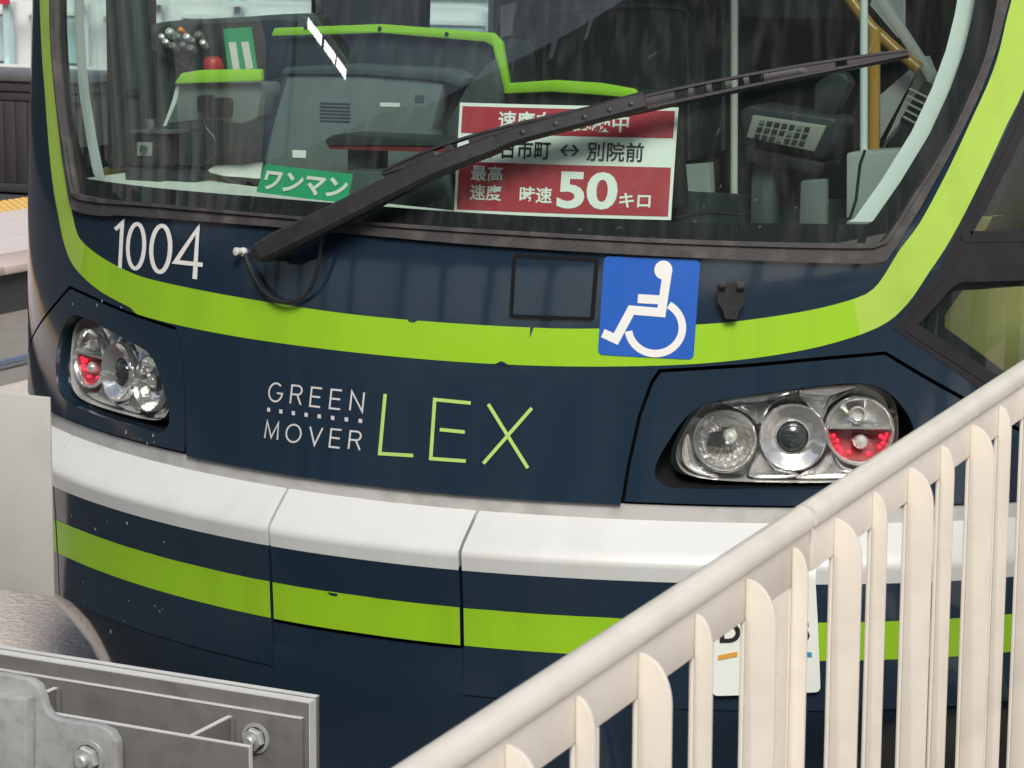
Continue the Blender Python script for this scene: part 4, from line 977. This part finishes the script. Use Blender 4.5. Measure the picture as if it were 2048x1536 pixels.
# dash camera
t = thing("dash_camera", "small black camera box with flat top plate on the dash corner", "camera", (300, 372), 0.66)
pry(t, [(260, 268), (342, 270), (340, 332), (262, 330)], 0.60, 0.08, "body", M['blackplastic'], 0.004)
pry(t, [(256, 261), (346, 262), (346, 268), (256, 266)], 0.585, 0.12, "top_plate", M['hood'], 0.001)
pry(t, [(274, 284), (304, 285), (303, 312), (274, 311)], 0.597, 0.006, "face_plate", M['keypad'])
P = at_y([(289, 298)], 0.597)[0]; rel(MB().lathe([(0.010, 0), (0.010, 0.006), (0.006, 0.008), (0.001, 0.006)], P, (0, -1, 0), 14).build("lens", M['projector'], None, smooth=True), t)
pry(t, rounded([(250, 338), (322, 340), (320, 376), (251, 372)], 6, 3), 0.57, 0.10, "base", M['hooddark'], 0.004)
pry(t, rounded([(330, 352), (345, 342), (385, 346), (392, 376), (328, 374)], 8, 3), 0.60, 0.08, "holder", M['hooddark'], 0.004)
P = at_y([(303, 262)], 0.72)[0]; rel(MB().lathe([(0.017, 0), (0.017, 0.030), (0.001, 0.0302)], P, (0, 0, 1), 18).build("silver_can", M['rail'], None, smooth=True), t)
# towel
tw = MB(); nx, ny = 14, 8; P0 = at_z([(415, 352)], 1.322)[0]
for j in range(ny + 1):
    for i in range(nx + 1):
        a, b = i / nx, j / ny; hgt = 0.03 * math.sin(math.pi * b) ** 0.6 * (0.5 + 0.5 * math.sin(math.pi * min(1, a + 0.1))) + 0.004 * math.sin(9 * a + 5 * b)
        tw.v.append((P0[0] + 0.20 * a, P0[1] - 0.02 + 0.16 * b + 0.02 * math.sin(4 * a), 1.322 + max(0.002, hgt)))
for j in range(ny):
    for i in range(nx): k = j * (nx + 1) + i; tw.f.append((k, k + 1, k + nx + 2, k + nx + 1)); tw.m.append(0)
tag(tw.build("folded_towel", M['cloth'], None, smooth=True, auto=180), "crumpled white towel lying on the dash shelf", "towel")
# green card with two white bars
t = thing("green_card", "green card with two white bars propped against the control panel", "card", (480, 140), 0.90)
pry(t, [(446, 58), (502, 54), (514, 140), (456, 142)], 0.90, 0.003, "board", M['signgreen'])
pry(t, [(457, 85), (471, 84), (479, 138), (466, 139)], 0.897, 0.002, "white_bar", M['letter']); pry(t, [(482, 84), (496, 83), (506, 137), (492, 138)], 0.897, 0.002, "white_bar", M['letter'])
# fare machine
t = thing("fare_machine", "black fare machine with grey keypad on a pedestal beside the pole", "fare machine", (1545, 445), 0.86)
pry(t, [(1478, 222), (1500, 210), (1668, 236), (1672, 250), (1648, 318), (1490, 285)], 0.86, 0.14, "housing", M['hooddark'], 0.008)
pry(t, [(1505, 230), (1652, 252), (1628, 304), (1492, 275)], 0.85, 0.012, "keypad_plate", M['keypad'], 0.003)
for r_ in range(3):
    for c_ in range(7):
        a = (1520 + c_ * 15 - r_ * 5, 240 + r_ * 14 + c_ * 2.3)
        pry(t, [a, (a[0] + 10, a[1] + 1.5), (a[0] + 7, a[1] + 9), (a[0] - 3, a[1] + 7.5)], 0.846, 0.006, "key", M['hooddark'] if (r_ + c_) % 5 else M['hoodpale'])
pry(t, [(1488, 292), (1650, 326), (1640, 352), (1490, 325)], 0.87, 0.12, "lower_tray", M['blackplastic'], 0.006)
pry(t, [(1502, 330), (1546, 338), (1545, 620), (1496, 620)], 0.90, 0.06, "pedestal", M['hood'], 0.006)
pry(t, [(1628, 168), (1668, 140), (1690, 150), (1700, 165), (1660, 246), (1628, 236)], 0.92, 0.05, "card_reader", M['hooddark'], 0.006)

# --- plate with ticket brand behind the fence, hung on the bumper
BP = Surf(P_bump, -0.012)
root = empty("ticket_plate", tuple(BP(0.85, 0.40))); tag(root, "white ticket plate with coloured underline on the bumper behind the fence", "plate")
cor = BP.px([(1425, 1392), (1641, 1384), (1636, 1110), (1422, 1112)])
qd3 = quad(cor)
rel(skin("board", BP, [rounded(qd3(np.array([(0, 0), (1, 0), (1, 1), (0, 1)])), 0.012)], M['paper'], None, th=0.008, res=0.04), root)
def btxt(body, u0, v0, u1, v1, m, wgt, sp=1.0):
    v, f = text2d(body, wgt, sp); rel(flat_on("print", BP, v, f, lambda w_: qd3(np.array([u0, v0]) + w_ * np.array([u1 - u0, v1 - v0])), m, None, 0.0015), root)
btxt("MOBIRY", 0.08, 0.60, 0.92, 0.74, M['ink'], 0.03, 1.15); btxt("DAYS", 0.08, 0.385, 0.92, 0.535, M['ink'], 0.03, 1.35)
for (u0, u1, m) in ((0.06, 0.24, M['orangebar']), (0.28, 0.46, M['red']), (0.52, 0.70, M['signgreen']), (0.74, 0.93, M['bluebar'])):
    c_ = lambda u: 0.30 - 0.10 * (u - 0.5) ** 2 * 2
    rel(flat_on("colour_bar", BP, [(u0, c_(u0)), (u1, c_(u1)), (u1, c_(u1) + 0.035), (u0, c_(u0) + 0.035)], [(0, 1, 2, 3)], qd3, m, None, 0.0015), root)

# ================================================================== fence on the right
FX = 1.55
fence = empty("platform_fence", (FX, -1.7, 0.25)); tag(fence, "cream painted platform fence with rounded upright fins beside the tram", "fence")
def rail_prof(y0, y1, nm):
    pr = [(0.0065, 1.2045), (0.0090, 1.2080), (0.0092, 1.2150), (0.0070, 1.2225), (0.0020, 1.2278), (-0.005, 1.2302), (-0.012, 1.2300), (-0.018, 1.2265), (-0.0205, 1.2200), (-0.0205, 1.2070), (-0.018, 1.2045)]
    m = MB(); m.prism([(FX + a, y0, b) for a, b in pr], (0, y1 - y0, 0)); return rel(m.build(nm, M['fence'], None, smooth=True, auto=50), fence)
YJ = at_x([(1628, 1035)], FX)[0][1]
rail_prof(-4.2, YJ - 0.0045, "top_rail"); rail_prof(YJ + 0.0045, 1.6, "top_rail")
for (y0, y1) in ((-4.2, YJ - 0.006), (YJ + 0.006, 1.6)):
    rel(MB().box(FX - 0.006, FX + 0.004, y0, y1, 1.148, 1.2060).build("header_plate", M['fence'], None, bevel=0.002), fence)
    rel(MB().box(FX - 0.006, FX + 0.004, y0, y1, 0.30, 0.36).build("footer_plate", M['fence'], None, bevel=0.002), fence)
def fin_mesh(dep, wdt):
    m = MB(); n = 10
    # rib plate: foot 0.25, arched head
    hh = 0.052 if dep > 0.03 else 0.040; e0 = dep - 0.0041
    pr = [(0.0041, 0.262), (dep, 0.262)] + [(0.0041 + e0 * math.cos(math.pi / 2 * i / n), 1.196 - hh + hh * math.sin(math.pi / 2 * i / n)) for i in range(n + 1)]
    m.prism([(a, 0.0, b) for a, b in pr], (0, 0.0065, 0))
    return m
def fin_parts(y, dep, w_):
    a = rel(fm[dep].copy(), fence) if False else None
    o = bpy.data.objects.new("fin", fm[dep]); COL.objects.link(o); o.location = (FX, y, 0); rel(o, fence)
    # the flat strip of the slat sits behind the fin
    k = bpy.data.objects.new("slat", sm[w_]); COL.objects.link(k); k.location = (FX, y, 0); rel(k, fence)
fm, sm = {}, {}
for dep in (0.024, 0.040):
    o = fin_mesh(dep, 0).build("fin", M['fence'], None, bevel=0.0014, bseg=2); fm[dep] = o.data; bpy.data.objects.remove(o)
for w_ in (0.060, 0.076, 0.150):
    m = MB(); m.box(-0.002, 0.004, 0.0, w_, 0.252, 1.148)
    o = m.build("slat", M['fence'], None, bevel=0.002); sm[w_] = o.data; bpy.data.objects.remove(o)
y0 = -2.511; k = -9
while True:
    y = y0 + 0.1543 * k
    if y > 1.5: break
    big = (k % 2 == 0)
    fin_parts(y, 0.040 if big else 0.024, (0.150 if k == 4 else 0.076) if big else 0.060); k += 1

fence.rotation_euler = (R(1.15), 0, 0)            # the platform climbs gently along the track

# ================================================================== buffer stop, lower left
bs = empty("buffer_stop", (0.0, -0.85, 0.0)); tag(bs, "dark grey steel buffer stop with galvanised bracket and bolts in the left foreground", "buffer stop")
def slab(pxa, pxb, Y, th, zb, nm, m, xl=-1.1, bevel=0.002):
    A = at_y([pxa, pxb], Y); x1, z1 = A[1][0], (A[0][2] + A[1][2]) / 2
    return rel(MB().box(xl, x1, Y, Y + th, zb, z1).build(nm, m, None, bevel=bevel), bs), x1, z1
_, xA, zA = slab((0, 1304), (630, 1390), -0.800, 0.016, 0.10, "rear_plate", M['greypaint'])
_, xB, zB = slab((0, 1314), (617, 1403), -0.830, 0.024, 0.10, "face_plate", M['greypaint'])
rel(MB().box(-1.1, xA, -0.799, -0.785, zA + 0.0002, zA + 0.002).build("plate_edge", M['steeledge'], None), bs)
rel(MB().box(-1.1, xB, -0.829, -0.807, zB + 0.0002, zB + 0.0025).build("plate_edge", M['steeledge'], None), bs)
rel(MB().box(xB + 0.0002, xB + 0.002, -0.829, -0.807, 0.1, zB + 0.0025).build("plate_edge", M['steeledge'], None), bs)
_, xC, zC = slab((0, 1346), (603, 1436), -0.842, 0.0115, 0.10, "backing_plate", M['greypaint'])
rel(MB().box(-1.1, xC, -0.8425, -0.832, zC + 0.0002, zC + 0.003).build("plate_edge", M['plate'], None, bevel=0.0012), bs)
zR = 0.538; yF = -0.985
rel(MB().box(-1.1, at_y([(497, 1497)], yF)[0][0], yF, yF + 0.010, 0.10, zR).build("channel_plate", M['greypaint'], None, bevel=0.0015), bs)
xe = at_y([(497, 1497)], yF)[0][0]
rel(MB().box(-1.1, xe, yF + 0.0005, yF + 0.0095, zR + 0.0002, zR + 0.002).build("plate_edge", M['steeledge'], None), bs)
rel(MB().box(xe + 0.0002, xe + 0.0022, yF + 0.0005, yF + 0.0095, 0.1, zR + 0.002).build("plate_edge", M['steeledge'], None), bs)
for pxr in ((460, 1430), (112, 1376)):
    xr = at_y([pxr], -0.843)[0][0]
    rel(MB().box(xr - 0.005, xr + 0.005, yF + 0.0102, -0.8432, 0.12, zR - 0.003).build("gusset", M['greypaint'], None, bevel=0.0015), bs)
    rel(MB().box(xr - 0.0045, xr + 0.0045, yF + 0.0104, -0.8434, zR - 0.0028, zR - 0.001).build("plate_edge", M['steeledge'], None), bs)
    rel(MB().tube([(xr + 0.007, -0.847, 0.12), (xr + 0.008, -0.847, 0.3), (xr + 0.007, -0.846, zR - 0.003)], 0.006, 8).build("weld_bead", M['greypaint'], None, smooth=True), bs)
def bolt(P, ax, r, nm="bolt"):
    P = np.array(P); ax = np.array(ax, float); m = MB()
    m.lathe([(r * 1.55, 0), (r * 1.55, 0.003), (r * 1.2, 0.0035)], P, ax, 24)
    m.lathe([(r * 1.15, 0.0036), (r * 1.15, 0.014), (r * 1.0, 0.0165), (r * 0.62, 0.0168)], P, ax, 6)
    m.lathe([(r * 0.60, 0.010), (r * 0.60, 0.027), (r * 0.45, 0.030), (0.0004, 0.030)], P, ax, 14)
    return rel(m.build(nm, M['steel'], None, smooth=True, auto=25), bs)
bolt(at_y([(512, 1476)], -0.8425)[0], (0, -1, 0), 0.018)
yB = -1.02
bolt(at_y([(178, 1516)], yB - 0.0005)[0], (0, -1, 0), 0.021)
# galvanised cranked bracket
bk = [(-420, 1300), (20, 1352), (58, 1360), (74, 1372), (82, 1392), (88, 1416), (100, 1433), (120, 1441), (196, 1452), (220, 1464), (232, 1484), (234, 1510), (236, 1620), (236, 1900), (-420, 1900)]
Pb_ = at_y(bk, yB); Pb_[:, 2] = np.maximum(Pb_[:, 2], 0.16)
rel(MB().prism(Pb_, (0, 0.022, 0)).build("bracket_plate", M['steel'], None, bevel=0.004), bs)
fl = at_y([(-420, 1345), (52, 1398), (52, 1900), (-420, 1900)], yB - 0.03); fl[:, 2] = np.maximum(fl[:, 2], 0.16)
rel(MB().prism(fl, (0, 0.0295, 0)).build("bracket_fold", M['steel'], None, bevel=0.006), bs)
rel(MB().box(-1.0, 0.0, -1.0, -0.995, 0.0, 0.16).build("foot_beam", M['steel'], None), bs)
for xx in (-0.9, -0.3, 0.25):
    rel(MB().box(xx, xx + 0.08, -0.98, -0.80, 0.0, 0.12).build("foot", M['greypaint'], None, bevel=0.004), bs)
# pale plate standing beside it
sp = empty("pale_plate", (-0.42, -0.86, 0.0)); tag(sp, "pale grey flat metal plate standing upright at the left edge", "plate")
A = at_y([(98, 795), (107, 1195), (-90, 1168)], -0.86)
rel(MB().prism([A[0], A[1], (A[1][0] - 0.45, -0.86, A[1][2]), (A[0][0] - 0.45, -0.86, A[0][2])], (0, 0.006, 0)).build("board", M['plate'], None, bevel=0.0015), sp)
rel(MB().box(A[0][0] - 0.26, A[0][0] - 0.20, -0.853, -0.815, 0.0, A[0][2] - 0.03).build("post", M['steel'], None, bevel=0.003), sp)

# ================================================================== far left: resin storage box on the platform
P = at_z([(0, 402), (62, 404)], 0.25); 
bx0 = np.array([-7.36, 8.47]); 
sbx = empty("storage_bench", (-8.0, 8.8, 0.25)); tag(sbx, "dark resin storage bench with planked front on the far platform", "storage box")
H = 0.25 + 0.80
yb = 8.9
zt = float(at_y([(30, 152)], yb)[0][2]); zb_ = 0.253
Xr = float(at_y([(120, 300)], yb)[0][0]) + 0.2
def bxp(x0, x1, y0, y1, z0, z1, nm, m, bv=0.004): return rel(MB().box(x0, x1, y0, y1, z0, z1).build(nm, m, None, bevel=bv), sbx)
bxp(-9.4, Xr, yb - 0.04, yb + 0.62, zt - 0.035, zt + 0.02, "lid", M['boxlid'], 0.012)
bxp(-9.38, Xr - 0.02, yb - 0.02, yb + 0.58, zt - 0.10, zt - 0.036, "lid_rim", M['boxdark'], 0.008)
bxp(-9.35, Xr - 0.04, yb + 0.02, yb + 0.55, zb_, zt - 0.101, "body", M['boxdark'], 0.004)
kx = -9.33
while kx < Xr - 0.1:
    bxp(kx, kx + 0.088, yb + 0.002, yb + 0.02, zb_ + 0.06, zt - 0.16, "plank", M['boxdark'], 0.004); kx += 0.094
bxp(-9.36, Xr - 0.03, yb - 0.006, yb + 0.018, zt - 0.158, zt - 0.103, "top_rail", M['boxdark']); bxp(-9.36, Xr - 0.03, yb - 0.006, yb + 0.018, zb_, zb_ + 0.058, "bottom_rail", M['boxdark'])

# ================================================================== white frontage beyond
sf = empty("white_frontage", (-14, 20, 0)); tag(sf, "bright white building frontage with pale posts beyond the tracks", "building")
def sfp(x0, x1, y0, y1, z0, z1, nm, m): return rel(MB().box(x0, x1, y0, y1, z0, z1).build(nm, m, None), sf)
sfp(-40, 4, 22, 22.4, 0, 6, "wall", M['storewhite'])
for i in range(34):
    x = -38 + i * 1.15
    sfp(x, x + 0.09, 21.7, 21.8, 0, 3.2, "post", M['storewhite'] if i % 3 else M['storeteal'])
    o = sfp(x + 0.25, x + 0.95, 21.96, 21.99, 0.35, 0.95, "window", M['storedark'] if i % 4 == 0 else M['storeteal'])
    sfp(x + 0.22, x + 0.98, 21.93, 21.97, 0.95, 1.0, "window_head", M['storewhite'])
    o = sfp(x + 0.2, x + 1.0, 21.96, 21.99, 1.25, 2.3, "window", M['storeteal'])
for z in (0.28, 1.12): sfp(-40, 4, 21.6, 21.68, z, z + 0.05, "rail", M['storewhite'])
bq = at_y([(-14, 9), (17, 9)], 19.0); bn = MB().box(bq[0][0], bq[1][0], 19.0, 19.03, bq[1][2], 2.4); b_ = bn.build("red_banner", M['bannerred']); tag(b_, "small red banner at the top left corner", "banner")
# the frontage turns along the street on the left (mirrored in the windscreen corner)
sfp(-21, -20.6, -14, 17, 0, 11, "wall", M['storewhite'])
for i in range(26):
    y = -13.5 + i * 1.15
    sfp(-20.6, -20.3, y, y + rnd.uniform(0.15, 0.5), 0, rnd.uniform(7, 11), "post", M['storedark'] if i % 5 == 0 else (M['storeteal'] if i % 3 == 1 else M['bannerred'] if i % 7 == 0 else M['paverpink']))
    sfp(-20.59, -20.55, y + 0.5, y + 1.05, 0.3, 3.4, "window", M['storedark'] if i % 2 else M['storeteal'])

sfp(-20.55, -20.25, -14, 17, 0, 2.6, "added_dark_base", M['hooddark'])  # unseen dark band added to darken what the left bumper wing reflects
# ================================================================== station front behind the photographer (seen only in reflections)
stn = empty("station_front", (0, -16, 0)); tag(stn, "dark louvred station front mirrored in the windscreen", "building")
rel(MB().box(-44, 22, -16.5, -16.05, 0, 2.7).build("lower_wall", M['plate'], None), stn)
for i in range(24):
    x = -43 + i * 2.7
    rel(MB().box(x, x + 1.7, -16.04, -16.0, 0.2, 2.4).build("shop_window", M['storedark'], None), stn)
    rel(MB().box(x + 1.95, x + 2.3, -16.4, -16.1, 2.7, 4.2).build("column", M['louvre'], None), stn)
z = 4.2
for i in range(9):                               # dark boards with slits of sky between them
    hb = rnd.uniform(0.42, 0.56)
    rel(MB().box(-44, 24, -16.5, -16.1, z, z + hb).build("board", M['louvre'], None), stn)
    x = -44.0
    while x < 24:
        L = rnd.uniform(0.6, 3.0)
        rel(MB().box(x, x + L, -16.45, -16.15, z + hb + 0.001, z + hb + 0.219).build("slit_block", M['louvre'], None), stn); x += L + rnd.choice([0.08, 0.14, 0.22])
    z += hb + 0.22

# strip lights over the platform (their lit tubes show as a row of dashes in the windscreen)
gl = empty("strip_light", (0, -6, 0)); tag(gl, "lit strip light over the platform mirrored as white dashes in the windscreen", "lamp")
q = BODY.px([(612, 42), (640, 88), (668, 122), (692, 152)]); P = BODY(q[:, 0], q[:, 1]); N = BODY.nrm(q[:, 0], q[:, 1])
D = P - CAM; D /= np.linalg.norm(D, axis=1, keepdims=True); RR = D - 2 * np.sum(D * N, 1)[:, None] * N
ZL = 6.2
T = P + RR * ((ZL - P[:, 2]) / RR[:, 2])[:, None]
M['tube'] = mat("lit_tube", (0.9, 0.9, 0.9), 0.5, emit=(1.0, 0.97, 0.9), estr=14.0)
ax_ = (T[-1] - T[0]); Ltot = np.linalg.norm(ax_); ax_ = ax_ / Ltot
for a, b in ((0.02, 0.34), (0.40, 0.68), (0.72, 0.98)):
    A, B2 = T[0] + ax_ * Ltot * a, T[0] + ax_ * Ltot * b
    rel(MB().tube([A, B2], 0.035, 10).build("tube", M['tube'], None, smooth=True), gl)
    rel(MB().tube([A + [0, 0, 0.14], B2 + [0, 0, 0.14]], 0.06, 8).build("housing", M['louvre'], None, smooth=True), gl)
pz = T[0] - ax_ * 0.3
rel(MB().tube([(pz[0], pz[1], 0.0), (pz[0], pz[1], ZL + 0.14)], 0.07, 10).build("mast", M['louvre'], None, smooth=True), gl)
rel(MB().tube([pz + [0, 0, 0.14], T[-1] + [0, 0, 0.14]], 0.04, 8).build("arm", M['louvre'], None, smooth=True), gl)

# nicks in the vinyl where the paint shows through
for nk, sf_ in (([(1061, 653), (1068, 654), (1063, 668), (1060, 676)], BODY), ([(988, 729), (1005, 729), (1018, 730), (1008, 724), (1003, 722)], BODY), ([(816, 639), (836, 641), (828, 645), (818, 643)], BODY), ([(655, 1184), (676, 1187), (675, 1192), (664, 1191), (659, 1188)], BUMP)):
    flat_on("vinyl_nick", sf_, sf_.px(nk), [tuple(range(len(nk)))], lambda a: a, M['navy'], tram, 0.0017)
